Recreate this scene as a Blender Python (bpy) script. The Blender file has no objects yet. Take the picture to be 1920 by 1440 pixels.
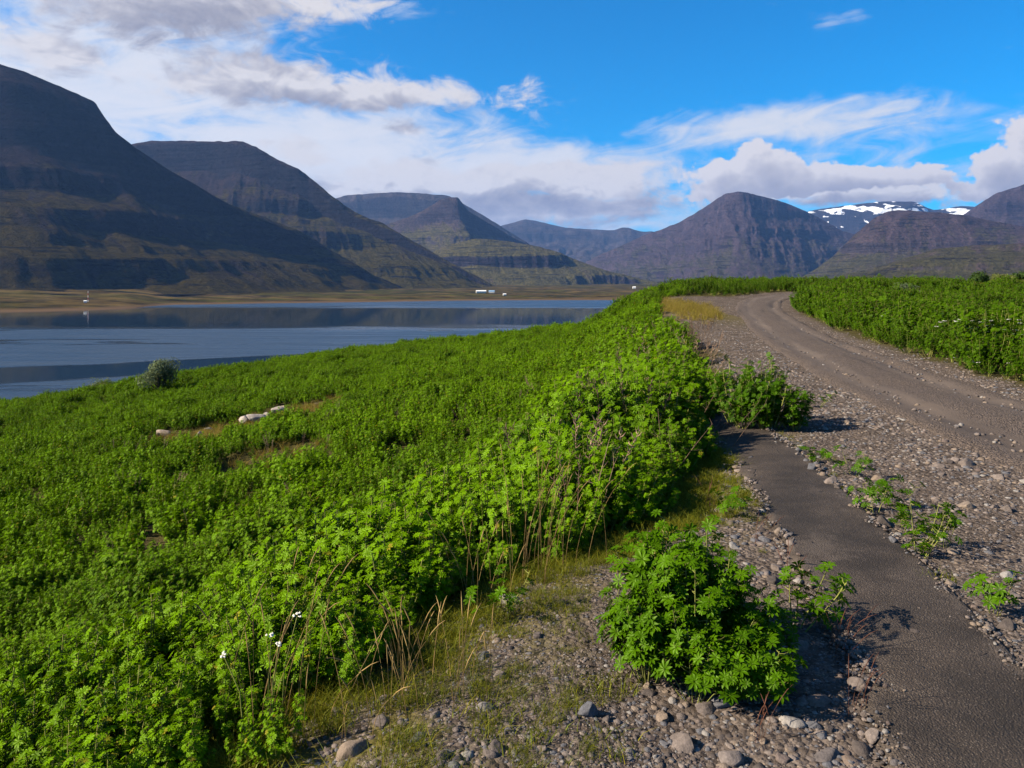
import bpy, math, random
import numpy as np
from mathutils import Vector, Matrix

random.seed(7)
scene = bpy.context.scene
COL = scene.collection
R = math.radians

# ------------------------------------------------------------------ camera
EYE = 34.0                 # eye height above the fjord (water is z = 0)
F, UH, VH = 1500.0, 960.0, 536.0     # focal length in photo pixels, horizon row
cam_d = bpy.data.cameras.new("camera")
cam_d.sensor_width = 36.0
cam_d.lens = 36.0 * F / 1920.0
cam_d.shift_y = (VH - 720.0) / 1920.0
cam_d.clip_start = 0.05
cam_d.clip_end = 200000.0
cam = bpy.data.objects.new("camera", cam_d)
COL.objects.link(cam)
cam.location = (0, 0, EYE)
cam.rotation_euler = (R(90), 0, 0)
scene.camera = cam

# ------------------------------------------------------------------ node helper
class S:
    """a socket with arithmetic"""
    def __init__(s, g, k): s.g, s.k = g, k
    def _m(s, op, *o, clamp=False):
        n = s.g.nodes.new("ShaderNodeMath"); n.operation = op; n.use_clamp = clamp
        for i, v in enumerate((s,) + o):
            if isinstance(v, S): s.g.links.new(v.k, n.inputs[i])
            else: n.inputs[i].default_value = v
        return S(s.g, n.outputs[0])
    def __add__(s, o): return s._m("ADD", o)
    __radd__ = __add__
    def __mul__(s, o): return s._m("MULTIPLY", o)
    __rmul__ = __mul__
    def __sub__(s, o): return s._m("SUBTRACT", o)
    def __rsub__(s, o): return (s * -1.0) + o
    def __truediv__(s, o): return s._m("DIVIDE", o)
    def mx(s, o): return s._m("MAXIMUM", o)
    def mn(s, o): return s._m("MINIMUM", o)
    def pw(s, o): return s._m("POWER", o)
    def absv(s): return s._m("ABSOLUTE")
    def sin(s): return s._m("SINE")
    def exp(s): return s._m("EXPONENT")
    def sat(s): return s._m("ADD", 0.0, clamp=True)
    def ramp(s, a, b, lo=0.0, hi=1.0, smooth=True):
        n = s.g.nodes.new("ShaderNodeMapRange")
        n.interpolation_type = "SMOOTHSTEP" if smooth else "LINEAR"
        s.g.links.new(s.k, n.inputs[0])
        for i, v in zip((1, 2, 3, 4), (a, b, lo, hi)): n.inputs[i].default_value = v
        return S(s.g, n.outputs[0])

class Gx:
    dim = "3D"
    def __init__(s, nt): s.nt = nt; s.nodes = nt.nodes; s.links = nt.links
    def new(s, t, **kw):
        n = s.nodes.new(t)
        for k, v in kw.items(): setattr(n, k, v)
        return n
    def put(s, n, key, v):
        i = n.inputs[key]
        if isinstance(v, S): s.links.new(v.k, i)
        elif hasattr(v, "is_output"): s.links.new(v, i)
        else: i.default_value = v
    def sep(s, vec):
        n = s.new("ShaderNodeSeparateXYZ"); s.put(n, 0, vec)
        return [S(s, o) for o in n.outputs]
    def comb(s, x, y, z=0.0):
        n = s.new("ShaderNodeCombineXYZ")
        for i, v in enumerate((x, y, z)): s.put(n, i, v)
        return S(s, n.outputs[0])
    def noise(s, vec, scale=1.0, detail=4.0, rough=0.5, dist=0.0, color=False):
        n = s.new("ShaderNodeTexNoise", noise_dimensions=s.dim)
        s.put(n, "Vector", vec); s.put(n, "Scale", scale); s.put(n, "Detail", detail)
        s.put(n, "Roughness", rough); s.put(n, "Distortion", dist)
        return S(s, n.outputs["Color" if color else "Fac"])
    def voro(s, vec, scale=1.0, feature="F1", out="Distance", rnd=1.0):
        n = s.new("ShaderNodeTexVoronoi", feature=feature)
        s.put(n, "Vector", vec); s.put(n, "Scale", scale); s.put(n, "Randomness", rnd)
        return S(s, n.outputs[out])
    def mix(s, f, a, b):
        n = s.new("ShaderNodeMix", data_type="RGBA")
        s.put(n, 0, f)
        for k, v in ((6, a), (7, b)):
            if isinstance(v, tuple): v = tuple(v) + ((1.0,) if len(v) == 3 else ())
            s.put(n, k, v)
        return S(s, n.outputs[2])
    def tint(s, col, f):
        n = s.new("ShaderNodeMix", data_type="RGBA", blend_type="MULTIPLY")
        s.put(n, 0, 1.0); s.put(n, 6, col); s.put(n, 7, s.comb(f, f, f))
        return S(s, n.outputs[2])
    def vmul(s, vec, m):
        n = s.new("ShaderNodeVectorMath", operation="MULTIPLY")
        s.put(n, 0, vec); s.put(n, 1, m)
        return S(s, n.outputs[0])
    def vadd(s, vec, m):
        n = s.new("ShaderNodeVectorMath", operation="ADD")
        s.put(n, 0, vec); s.put(n, 1, m)
        return S(s, n.outputs[0])
    def pos(s): return S(s, s.new("ShaderNodeNewGeometry").outputs["Position"])
    def nrm(s): return S(s, s.new("ShaderNodeNewGeometry").outputs["Normal"])
    def attr(s, name, out="Vector"):
        n = s.new("ShaderNodeAttribute", attribute_name=name)
        return S(s, n.outputs[out])
    def obj_random(s): return S(s, s.new("ShaderNodeObjectInfo").outputs["Random"])
    def bump(s, h, strength=0.5, dist=0.05, normal=None):
        n = s.new("ShaderNodeBump")
        s.put(n, "Height", h); s.put(n, "Strength", strength); s.put(n, "Distance", dist)
        if normal is not None: s.put(n, "Normal", normal)
        return S(s, n.outputs[0])

def material(name):
    m = bpy.data.materials.new(name); m.use_nodes = True
    g = Gx(m.node_tree)
    b = g.nodes["Principled BSDF"]
    return m, g, b

def px_ang(u, v):
    """azimuth and elevation of a photo pixel"""
    a = math.atan((u - UH) / F)
    return a, math.atan((VH - v) / F * math.cos(a))

# ------------------------------------------------------------------ sky
SUN_EL, SUN_AZ = R(33.0), R(-101.0)         # azimuth from +Y, clockwise positive
SUN_DIR = Vector((math.sin(SUN_AZ) * math.cos(SUN_EL), math.cos(SUN_AZ) * math.cos(SUN_EL), math.sin(SUN_EL)))
world = bpy.data.worlds.new("World"); scene.world = world; world.use_nodes = True
g = Gx(world.node_tree); g.nodes.clear(); g.dim = "2D"
sky = g.new("ShaderNodeTexSky", sky_type="NISHITA", sun_disc=False)
sky.sun_elevation = SUN_EL; sky.sun_rotation = SUN_AZ
sky.altitude = 30.0; sky.air_density = 1.0; sky.dust_density = 0.0; sky.ozone_density = 3.0
D = S(g, g.new("ShaderNodeTexCoord").outputs["Generated"])
dx, dy, dz = g.sep(D)
az = dx._m("ARCTAN2", dy)
el = dz._m("ARCTAN2", (dx * dx + dy * dy).pw(0.5))

LOW = [  # u, v, half width, half height, weight: the grey-bellied low clouds
    (610, 165, 400, 46, 1.0), (480, 150, 190, 50, .95), (330, 0, 340, 70, 1.1), (90, 85, 190, 50, .8), (620, 20, 150, 40, .7), (-250, 60, 300, 80, .9),
    (930, 338, 400, 36, 1.15), (700, 350, 170, 34, 1.1), (1060, 384, 300, 36, 1.05), (900, 405, 330, 34, .95), (1180, 400, 150, 30, .9),
    (1560, 345, 240, 30, 1.2), (1660, 368, 190, 26, 1.1),
    (765, 248, 60, 24, .6), (545, 292, 60, 22, .8), (1770, 305, 60, 12, .6),
]
HIGH = [  # white sheets behind
    (180, 150, 430, 210, .85), (430, 130, 200, 150, .6), (620, 290, 440, 100, 1.0), (980, 300, 280, 44, .85), (1080, 330, 260, 40, .6),
    (1480, 232, 300, 48, .92), (1610, 205, 230, 38, .62), (1330, 262, 160, 22, .55), (1560, 300, 330, 60, .42), (1560, 28, 90, 20, .55), (1420, 40, 200, 26, .22),
    (760, 20, 160, 40, .42), (-400, 100, 500, 400, .7), (1250, 420, 500, 50, .45),
]
CUM = [  # heaped cumulus on the peak and at the right
    (1372, 338, 75, 34, 1.0), (1432, 312, 52, 40, 1.0), (1470, 335, 90, 34, 1.0), (1570, 335, 130, 26, .95), (1690, 330, 110, 20, .72), (1420, 356, 130, 18, .9), (1760, 308, 50, 11, .55),
    (1885, 315, 62, 44, 1.0), (1960, 300, 110, 66, 1.0), (1930, 345, 130, 26, .9),
]
CLEAR = [(1250, 90, 620, 150, .75), (1150, 240, 170, 40, .35)]

def blobs(vec, lst):
    acc = None
    for u, v, ru, rv, w in lst:
        a0, e0 = px_ang(u, v)
        ca = math.cos(a0)
        ka, ke = F / ru / (ca * ca) * .95, F / rv / ca * .95
        n = g.new("ShaderNodeVectorMath", operation="MULTIPLY_ADD")
        g.put(n, 0, vec); g.put(n, 1, (ka, ke, 0)); g.put(n, 2, (-a0 * ka, -e0 * ke, 0))
        q = g.new("ShaderNodeVectorMath", operation="DOT_PRODUCT")
        g.put(q, 0, n.outputs[0]); g.put(q, 1, n.outputs[0])
        e = g.new("ShaderNodeMath", operation="POWER")
        e.inputs[0].default_value = 1 / math.e; g.put(e, 1, S(g, q.outputs["Value"]))
        t = S(g, e.outputs[0]) * w
        acc = t if acc is None else acc._m("SMOOTH_MAX", t, 0.12)
    return acc

wv = g.noise(g.comb(az * 1.0, el * 2.4), 7.0, 3.0, 0.55, color=True)
wx, wy, _ = g.sep(wv)
a1 = az + (wx - 0.5) * 0.085
e1 = el + (wy - 0.5) * 0.045
open_sky = (g.noise(g.comb(az, el * 2.2), 2.2, 3.0, 0.5) - 0.42) * 1.6       # cover away from the picture
outside = (az.absv().ramp(0.62, 0.95) + el.ramp(0.36, 0.62)).sat()

def low_density(oa, oe, det):
    n = g.noise(g.comb((az + oa) * 1.0, (el + oe) * 1.7), 17.0, det, 0.64, 0.35)
    return blobs(g.comb(a1 + oa, e1 + oe), LOW).mx(open_sky * outside * 0.9) + (n - 0.5) * 1.25 - 0.42

low0 = low_density(0.0, 0.0, 9.0)
low1 = low_density(-0.020, 0.030, 3.0)
low_a = low0.ramp(-0.10, 0.34)
lit = (low1.mx(0.0) * -2.6).exp()
detail = g.noise(g.comb(az, el * 1.6), 34.0, 5.0, 0.65)
lit = (lit + (detail - 0.5) * 0.6).sat()
low_c = g.mix(lit, (0.36, 0.36, 0.46), (1.0, 0.96, 0.97))

streak = g.noise(g.comb((az * 0.94 + el * 0.34) * 1.0, (el * 0.94 - az * 0.34 * 0.5) * 4.2), 9.0, 6.0, 0.62, 0.9)
puff = g.noise(g.comb(az, el * 1.9), 13.0, 5.0, 0.6, 0.4)
ae = g.comb(a1, e1)
hi = blobs(ae, HIGH).mx(open_sky * outside) - blobs(ae, CLEAR) * 0.5
hi = hi + (streak - 0.5) * 0.85 + (puff - 0.5) * 0.75 - 0.30
hi_a = hi.ramp(-0.22, 0.46) * 0.95
hi_c = g.mix(hi.ramp(0.0, 0.8), (0.80, 0.86, 0.97), (0.98, 0.96, 0.98))

def cum_density(oa, oe):
    q = g.comb(az + oa, (el + oe) * 1.15)
    vn = g.new("ShaderNodeTexVoronoi", feature="SMOOTH_F1", voronoi_dimensions="2D"); vn.normalize = True
    g.put(vn, "Vector", q); g.put(vn, "Scale", 34.0); g.put(vn, "Detail", 2.5); g.put(vn, "Roughness", .55); g.put(vn, "Smoothness", .35)
    w = (g.noise(q, 26.0, 5.0, .6) - .5)
    bl = blobs(g.comb(az + oa + (wx - .5) * .03, el + oe + (wy - .5) * .02), CUM)
    return (bl * 2.0 - .25).mn(bl + (.42 - S(g, vn.outputs["Distance"])) * 1.05 + w * .55 - .44)
cu0 = cum_density(0.0, 0.0); cu1 = cum_density(-.011, .014)
cu_a = cu0.ramp(-.02, .13)
cu_l = (cu1.mx(0.0) * -2.3).exp()
base = el.ramp(.085, .150)                      # bellies sit lower and see less sky
cu_c = g.mix((cu_l * .75 + base * .3).sat(), (0.34, 0.35, 0.47), (1.0, 0.95, 0.96))
skyc = g.new("ShaderNodeMix", data_type="RGBA", blend_type="MULTIPLY")
g.put(skyc, 0, 1.0); g.put(skyc, 6, sky.outputs[0]); g.put(skyc, 7, (0.02, 0.74, 1.22, 1.0))
b_sky = g.new("ShaderNodeBackground"); g.put(b_sky, 0, skyc.outputs[2]); g.put(b_sky, 1, 0.050)
b_hi = g.new("ShaderNodeBackground"); g.put(b_hi, 0, hi_c); g.put(b_hi, 1, 0.30)
b_lo = g.new("ShaderNodeBackground"); g.put(b_lo, 0, low_c); g.put(b_lo, 1, 0.275)
m1 = g.new("ShaderNodeMixShader"); g.put(m1, 0, hi_a); g.put(m1, 1, b_sky.outputs[0]); g.put(m1, 2, b_hi.outputs[0])
m2 = g.new("ShaderNodeMixShader"); g.put(m2, 0, low_a); g.put(m2, 1, m1.outputs[0]); g.put(m2, 2, b_lo.outputs[0])
b_cu = g.new("ShaderNodeBackground"); g.put(b_cu, 0, cu_c); g.put(b_cu, 1, 0.285)
m3 = g.new("ShaderNodeMixShader"); g.put(m3, 0, cu_a); g.put(m3, 1, m2.outputs[0]); g.put(m3, 2, b_cu.outputs[0])
wo = g.new("ShaderNodeOutputWorld"); g.put(wo, 0, m3.outputs[0])
world.cycles.sampling_method = "MANUAL"; world.cycles.sample_map_resolution = 512

# ------------------------------------------------------------------ sun and exposure
sl = bpy.data.lights.new("sun", "SUN"); sl.energy = 5.0; sl.angle = R(0.53); sl.color = (1.0, 0.87, 0.68)
sun = bpy.data.objects.new("sun", sl); COL.objects.link(sun)
sun.location = (-50, 0, 120)
sun.rotation_euler = SUN_DIR.to_track_quat("Z", "Y").to_euler()
vs = scene.view_settings
vs.view_transform = "Standard"; vs.look = "None"; vs.exposure = 1.5; vs.gamma = 1.0; vs.use_curve_mapping = False
scene.render.engine = "CYCLES"
cy = scene.cycles
cy.use_denoising = True
cy.max_bounces = 6; cy.diffuse_bounces = 2; cy.glossy_bounces = 2; cy.transmission_bounces = 3; cy.transparent_max_bounces = 6; cy.volume_bounces = 0
cy.caustics_reflective = False; cy.caustics_refractive = False
cy.sample_clamp_indirect = 6.0

# ------------------------------------------------------------------ numpy noise
rng = np.random.default_rng(11)
_perm = rng.permutation(512); _perm = np.concatenate([_perm, _perm, _perm])
_ang = rng.random(512) * 2 * np.pi
_gx, _gy = np.cos(_ang), np.sin(_ang)
def pn(x, y, seed=0):
    x = np.asarray(x, float) + seed * 17.13; y = np.asarray(y, float) - seed * 9.71
    xi = np.floor(x).astype(np.int64); yi = np.floor(y).astype(np.int64)
    xf = x - xi; yf = y - yi
    w = xf * xf * xf * (xf * (xf * 6 - 15) + 10); t = yf * yf * yf * (yf * (yf * 6 - 15) + 10)
    def gr(ix, iy, fx, fy):
        h = _perm[(_perm[ix & 511] + iy) & 511]
        return _gx[h] * fx + _gy[h] * fy
    a = gr(xi, yi, xf, yf); b = gr(xi + 1, yi, xf - 1, yf)
    c = gr(xi, yi + 1, xf, yf - 1); d = gr(xi + 1, yi + 1, xf - 1, yf - 1)
    return (a + w * (b - a)) * (1 - t) + (c + w * (d - c)) * t
def fbm(x, y, o=5, seed=0, gain=0.5, lac=2.03):
    s = 0.0; a = 1.0
    for k in range(o):
        s = s + a * pn(x * lac ** k, y * lac ** k, seed + k * 3); a *= gain
    return s
def ridged(x, y, o=4, seed=0):
    s = 0.0; a = 1.0
    for k in range(o):
        s = s + a * (1 - 2.0 * np.abs(pn(x * 2.1 ** k, y * 2.1 ** k, seed + k * 5))); a *= 0.5
    return s
def sm(a, b, x):
    t = np.clip((np.asarray(x, float) - a) / (b - a), 0, 1)
    return t * t * (3 - 2 * t)
def spl(xs, ys, x):
    """smooth monotone-ish interpolation (Catmull style) of a table"""
    xs = np.asarray(xs, float); ys = np.asarray(ys, float)
    m = np.gradient(ys, xs)
    x = np.clip(x, xs[0], xs[-1])
    i = np.clip(np.searchsorted(xs, x) - 1, 0, len(xs) - 2)
    h = xs[i + 1] - xs[i]; t = (x - xs[i]) / h
    return ((2 * t**3 - 3 * t**2 + 1) * ys[i] + (t**3 - 2 * t**2 + t) * h * m[i]
            + (-2 * t**3 + 3 * t**2) * ys[i + 1] + (t**3 - t**2) * h * m[i + 1])

# ------------------------------------------------------------------ object helpers
def tag(o, label=None, cat=None, group=None, kind=None):
    if label: o["label"] = label
    if cat: o["category"] = cat
    if group: o["group"] = group
    if kind: o["kind"] = kind
    return o
def mesh(name, v, f, mat=None, smooth=False):
    me = bpy.data.meshes.new(name)
    v = np.asarray(v, np.float32)
    if isinstance(f, np.ndarray):
        n, k = f.shape
        me.vertices.add(len(v)); me.vertices.foreach_set("co", v.ravel())
        me.loops.add(n * k); me.loops.foreach_set("vertex_index", f.astype(np.int32).ravel())
        me.polygons.add(n); me.polygons.foreach_set("loop_start", np.arange(0, n * k, k, dtype=np.int32))
        me.polygons.foreach_set("loop_total", np.full(n, k, np.int32))
        me.update(calc_edges=True)
    else:
        me.from_pydata([tuple(map(float, p)) for p in v], [], [tuple(map(int, q)) for q in f]); me.update()
    if smooth: me.polygons.foreach_set("use_smooth", np.ones(len(me.polygons), bool))
    if mat: me.materials.append(mat)
    return me
def obj(name, me, parent=None, loc=None, rot=None, scl=None):
    o = bpy.data.objects.new(name, me); COL.objects.link(o)
    if parent: o.parent = parent
    if loc is not None: o.location = loc
    if rot is not None: o.rotation_euler = rot
    if scl is not None: o.scale = (scl,) * 3 if np.isscalar(scl) else scl
    return o
def grid_faces(nu, nv, wrap=False):
    i, j = np.meshgrid(np.arange(nu if wrap else nu - 1), np.arange(nv - 1), indexing="ij")
    a = i * nv + j; b = ((i + 1) % nu) * nv + j
    return np.stack([a, b, b + 1, a + 1], -1).reshape(-1, 4)
def fattr(me, name, data, typ="FLOAT"):
    at = me.attributes.new(name, typ, "POINT")
    at.data.foreach_set("vector" if typ == "FLOAT_VECTOR" else "value", np.asarray(data, np.int32 if typ == "INT" else np.float32).ravel())

def P(u, v, d):
    return np.array([(u - UH) / F * d, d, EYE + (VH - v) / F * d])
# ================================================================== terrain
ROAD = np.array([(4.2, -12), (4.45, -6), (4.75, 0), (5.15, 4), (5.5, 7.2), (5.95, 10.6), (6.35, 13), (7.24, 17.5), (8.6, 24), (10.6, 32.5),
                 (12.8, 41.5), (15.0, 47), (18.6, 51), (24.5, 53.7), (33, 55.5), (46, 58), (70, 66)], float)
def smooth_line(p, step=0.5):
    t = np.concatenate([[0], np.cumsum(np.hypot(*np.diff(p, axis=0).T))])
    s = np.arange(0, t[-1], step)
    return np.stack([spl(t, p[:, 0], s), spl(t, p[:, 1], s)], 1)
ROADL = smooth_line(ROAD, 0.75)
def lateral(x, y, line):
    """signed offset from a line (right positive) and arc length"""
    x = np.asarray(x, float).ravel(); y = np.asarray(y, float).ravel()
    a = line[:-1]; d = np.diff(line, axis=0); L = np.hypot(d[:, 0], d[:, 1]); cum = np.concatenate([[0], np.cumsum(L)])[:-1]
    off = np.empty(len(x)); arc = np.empty(len(x))
    for k in range(0, len(x), 20000):
        px, py = x[k:k + 20000, None] - a[:, 0], y[k:k + 20000, None] - a[:, 1]
        t = np.clip((px * d[:, 0] + py * d[:, 1]) / L**2, 0, 1)
        qx, qy = px - t * d[:, 0], py - t * d[:, 1]
        dd = np.hypot(qx, qy); i = dd.argmin(1); r = np.arange(len(i))
        sgn = np.sign(px[r, i] * d[i, 1] - py[r, i] * d[i, 0])
        off[k:k + 20000] = dd[r, i] * sgn; arc[k:k + 20000] = cum[i] + t[r, i] * L[i]
    return off, arc
EY = [-60, -12, -5, 0, 2.65, 4.41, 5.29, 6.5, 8.16, 12, 17.9, 30, 42, 52, 62, 75, 95, 130]
EX = [-24, -6.6, -4.4, -1.9, -.64, .12, 1.02, 1.68, 2.2, 3.3, 4.85, 6.6, 8.2, 10.2, 13.2, 18.5, 26, 40]
def edge_x(y): return spl(EY, EX, y)
def s_left(x, y):        # metres down the bank, left of the gravel's edge
    return (edge_x(y) - x) * 0.82
RY = [-60, 0, 22, 28, 40, 48, 54, 60, 75, 95, 120]
RZ = [-.4, 0, 0, .04, .43, .88, 1.2, 1.36, 1.5, 1.2, -.6]
PATH = np.array([(1.1, -3), (1.38, .6), (1.62, 2.65), (1.77, 3.4), (1.93, 4.25), (2.17, 5.8), (2.40, 7.4), (2.55, 9.0), (2.75, 10.6)], float)
PATHL = smooth_line(PATH, 0.2)

def far_land(x, y):
    u = UH + F * x / np.maximum(y, 50.0)
    ys = spl([-2500, -800, -200, 0, 180, 250, 300, 400, 640, 900, 1120, 1250, 1500, 2200], [600, 850, 985, 1041, 1150, 1240, 1390, 1480, 1640, 1850, 1900, 1930, 1950, 1900], u)
    ys = ys + 22 * fbm(x / 160, y / 160, 4, 3)
    dd = y - ys
    slope = spl([-2500, 0, 400, 700, 900, 1250, 2500], [.05, .045, .036, .020, .018, .0155, .012], u)
    z = np.where(dd > 0, np.minimum(dd * slope, 95) + 1.3 * sm(0, 30, dd) + sm(20, 200, dd) * 4.5 * fbm(x / 110, y / 60, 5, 8), dd * 0.05)
    right = x - (0.155 * y + 55)                       # the land on our own side of the fjord
    z2 = np.where(right > 0, np.minimum(right * .03, 6), right * 0.2)
    z = np.maximum(z, np.minimum(z2, 8))
    return np.clip(z, -25, 200)

def near_land(x, y):
    plat = EYE - 1.6 + spl(RY, RZ, y)
    plat = plat - 0.02 * np.maximum(y - 100, 0) * 2 - 0.0015 * np.maximum(y - 100, 0)**2 * (y < 1000)
    hill = 7.6 * np.exp(-(((x - 205) / 85)**2 + ((y - 235) / 70)**2))
    hill2 = 1.5 * np.exp(-(((x - 75) / 26)**2 + ((y - 105) / 18)**2))
    plat = np.maximum(plat, EYE - 6) + hill + hill2
    plat = plat - 0.0012 * np.maximum(np.hypot(x, y) - 290, 0)**2
    s = s_left(x, y)
    slope = EYE - 3.4 + 0.122 * np.minimum(x, 30) - 0.018 * y
    slope = slope + 0.35 * fbm(x / 9, y / 9, 3, 21) * sm(2, 12, s) + 1.0 * fbm(x / 30, y / 30, 2, 23) * sm(8, 30, s)
    r = np.hypot(x, y)
    slope = slope - 0.0052 * np.maximum(r - 72, 0)**2 - 0.02 * np.maximum(-y, 0) 
    k = sm(-0.1, 1.0, s / (4.2 + 0.05 * np.maximum(y, 0)))
    z = plat * (1 - k) + slope * k
    return np.clip(z, -25, 200)

def height(x, y, micro=True):
    x = np.asarray(x, float); y = np.asarray(y, float)
    sh = x.shape; x = x.ravel(); y = y.ravel()
    r = np.hypot(x, y)
    z = np.maximum(near_land(x, y), far_land(x, y))
    if micro:
        nb = r < 130
        if nb.any():
            xx, yy = x[nb], y[nb]; rr = r[nb]
            m = 0.020 * fbm(xx * 2.2, yy * 2.2, 3, 40) * (1 - sm(20, 45, rr)) + 0.05 * fbm(xx * .45, yy * .45, 2, 41)
            off, _ = lateral(xx, yy, ROADL); po, _ = lateral(xx, yy, PATHL)
            m = m - 0.06 * (1 - sm(.75, 1.1, np.abs(off))) - 0.05 * (1 - sm(.24, .36, np.abs(po)))
            z[nb] += m
    return z.reshape(sh)
def h1(x, y): return float(height(np.array([x]), np.array([y]))[0])
def hit(u, v, lo=1.2, hi=6000.0):
    """where the line of sight of a photo pixel meets the ground"""
    d = np.geomspace(lo, hi, 6000)
    x = (u - UH) / F * d; z = EYE + (VH - v) / F * d
    k = np.nonzero(height(x, d) >= z)[0]
    k = k[0] if len(k) else len(d) - 1
    return np.array([x[k], d[k], h1(x[k], d[k])])

# ---- materials of the ground
def ground_material():
    m, g, b = material("gravel_and_meadow")
    p = g.pos(); x, y, z = g.sep(p)
    msk = g.attr("veg", "Fac"); yel = g.attr("dry", "Fac"); dist = g.attr("far", "Fac")
    v1 = g.voro(p, 34.0, "F1", "Color"); vr, vg, vb = g.sep(v1)
    d1 = g.voro(p, 34.0, "F1", "Distance")
    n1 = g.noise(p, 1.6, 5.0, 0.6); n2 = g.noise(p, 95.0, 3.0, 0.6)
    c = g.mix(vr, (0.050, 0.040, 0.034), (0.15, 0.122, 0.104))
    c = g.mix(n2.ramp(.35, .7), c, (0.072, 0.056, 0.045))
    c = g.tint(c, n1.ramp(.3, .75, .72, 1.15))
    soil = g.mix(g.noise(p, 7.0, 5.0, .65), (0.030, 0.030, 0.012), (0.075, 0.062, 0.025))
    c = g.mix(msk, c, soil)
    dry = g.mix(g.noise(p, 5.0, 6.0, .7), (0.050, 0.056, 0.010), (0.120, 0.088, 0.030))
    c = g.mix(yel, c, dry)
    # far meadows across the water: hay, bog, grass, river gravel
    f = g.comb(x * 0.0016, y * 0.0075)
    a = g.noise(f, 1.0, 5.0, .62, .4); a2 = g.noise(f, 2.7, 5.0, .62, .6); a3 = g.noise(g.comb(x * .011, y * .010), 1.0, 6.0, .7)
    fc = g.mix(a.ramp(.40, .60), (0.034, 0.032, 0.006), (0.062, 0.042, 0.015))
    fc = g.mix(a2.ramp(.56, .61), fc, (0.012, 0.013, 0.010))
    fc = g.mix((a * 0.5 + a2 * 0.5).ramp(.30, .42, 1., 0.), fc, (0.034, 0.048, 0.008))
    fc = g.tint(fc, a3.ramp(.3, .7, .25, 1.6))
    fc = g.mix(z.ramp(1.0, 4.0, 1., 0.), fc, (0.085, 0.055, 0.030))
    c = g.mix(dist, c, fc)
    hgt = d1 * -1.0 + n2 * 0.4
    g.put(b, "Base Color", c); g.put(b, "Roughness", 1.0); g.put(b, "Specular IOR Level", 0.0)
    g.put(b, "Normal", g.bump(hgt, dist.ramp(0, .2, .8, .0), 0.02))
    return m

def lupin_mask(x, y):
    """where the lupins stand: >0 inside"""
    x = np.asarray(x, float); y = np.asarray(y, float)
    s = s_left(x, y); off, arc = lateral(x, y, ROADL); off = off.reshape(x.shape)
    wob = 0.35 * fbm(x * .9, y * .9, 3, 61)
    left = s - 0.15 + wob
    left = np.where(y > 22, np.minimum(left, -off - 3.0 - 1.6 * sm(24, 34, y) * (1 - sm(42, 50, y)) + wob), left)
    left = np.where(y > 46, np.maximum(left, np.minimum(-off - 2.3 + wob, (y - 49) * .5)), left)
    right = off - 1.75 + wob
    return np.maximum(left, right)

def build_ground():
    ac = np.linspace(R(-46), R(46), 560)
    ab = np.linspace(R(46), R(360 - 46), 60)[1:-1]
    ang = np.concatenate([ac, ab])
    rad = np.concatenate([np.linspace(0.15, 1.6, 6), np.geomspace(1.75, 400, 380), np.geomspace(410, 26000, 110)])
    A, Rr = np.meshgrid(ang, rad, indexing="ij")
    x = np.sin(A) * Rr; y = np.cos(A) * Rr
    z = height(x, y)
    v = np.stack([x, y, z], -1).reshape(-1, 3)
    f = grid_faces(len(ang), len(rad), wrap=True)
    # close the centre
    c = len(v); v = np.vstack([v, [[0, 0, h1(0, 0)]]])
    me = mesh("ground", v, f[:, ::-1], ground_material(), True)
    xx, yy = v[:, 0], v[:, 1]; r = np.hypot(xx, yy)
    nb = r < 250
    veg = np.ones(len(v)); veg[nb] = sm(-.25, .3, lupin_mask(xx[nb], yy[nb]))
    fattr(me, "veg", veg)
    dry = np.exp(-(((xx - 8.9) / 1.6)**2 + ((yy - 40) / 7)**2) * 1.1) * 1.2 * (xx < 10)
    dry = np.maximum(dry, sm(0, 1, (yy - 95) / 30 + fbm(xx / 25, yy / 25, 3, 5)) * (xx > 55))
    s = s_left(xx, yy)
    moss = sm(-.75, -.05, s + .35 * fbm(xx * 1.3, yy * 1.3, 3, 71)) * sm(.55, .1, s) * (yy < 9) * (yy > -6) * .8
    fattr(me, "dry", np.clip(np.maximum(dry, moss * sm(-.25, .25, fbm(xx * 3, yy * 3, 3, 77) + .05)), 0, 1))
    fattr(me, "far", sm(250, 450, r))
    return tag(obj("ground", me), "gravel bank and meadow ground reaching across the valley", kind="structure")
ground = build_ground()

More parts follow.
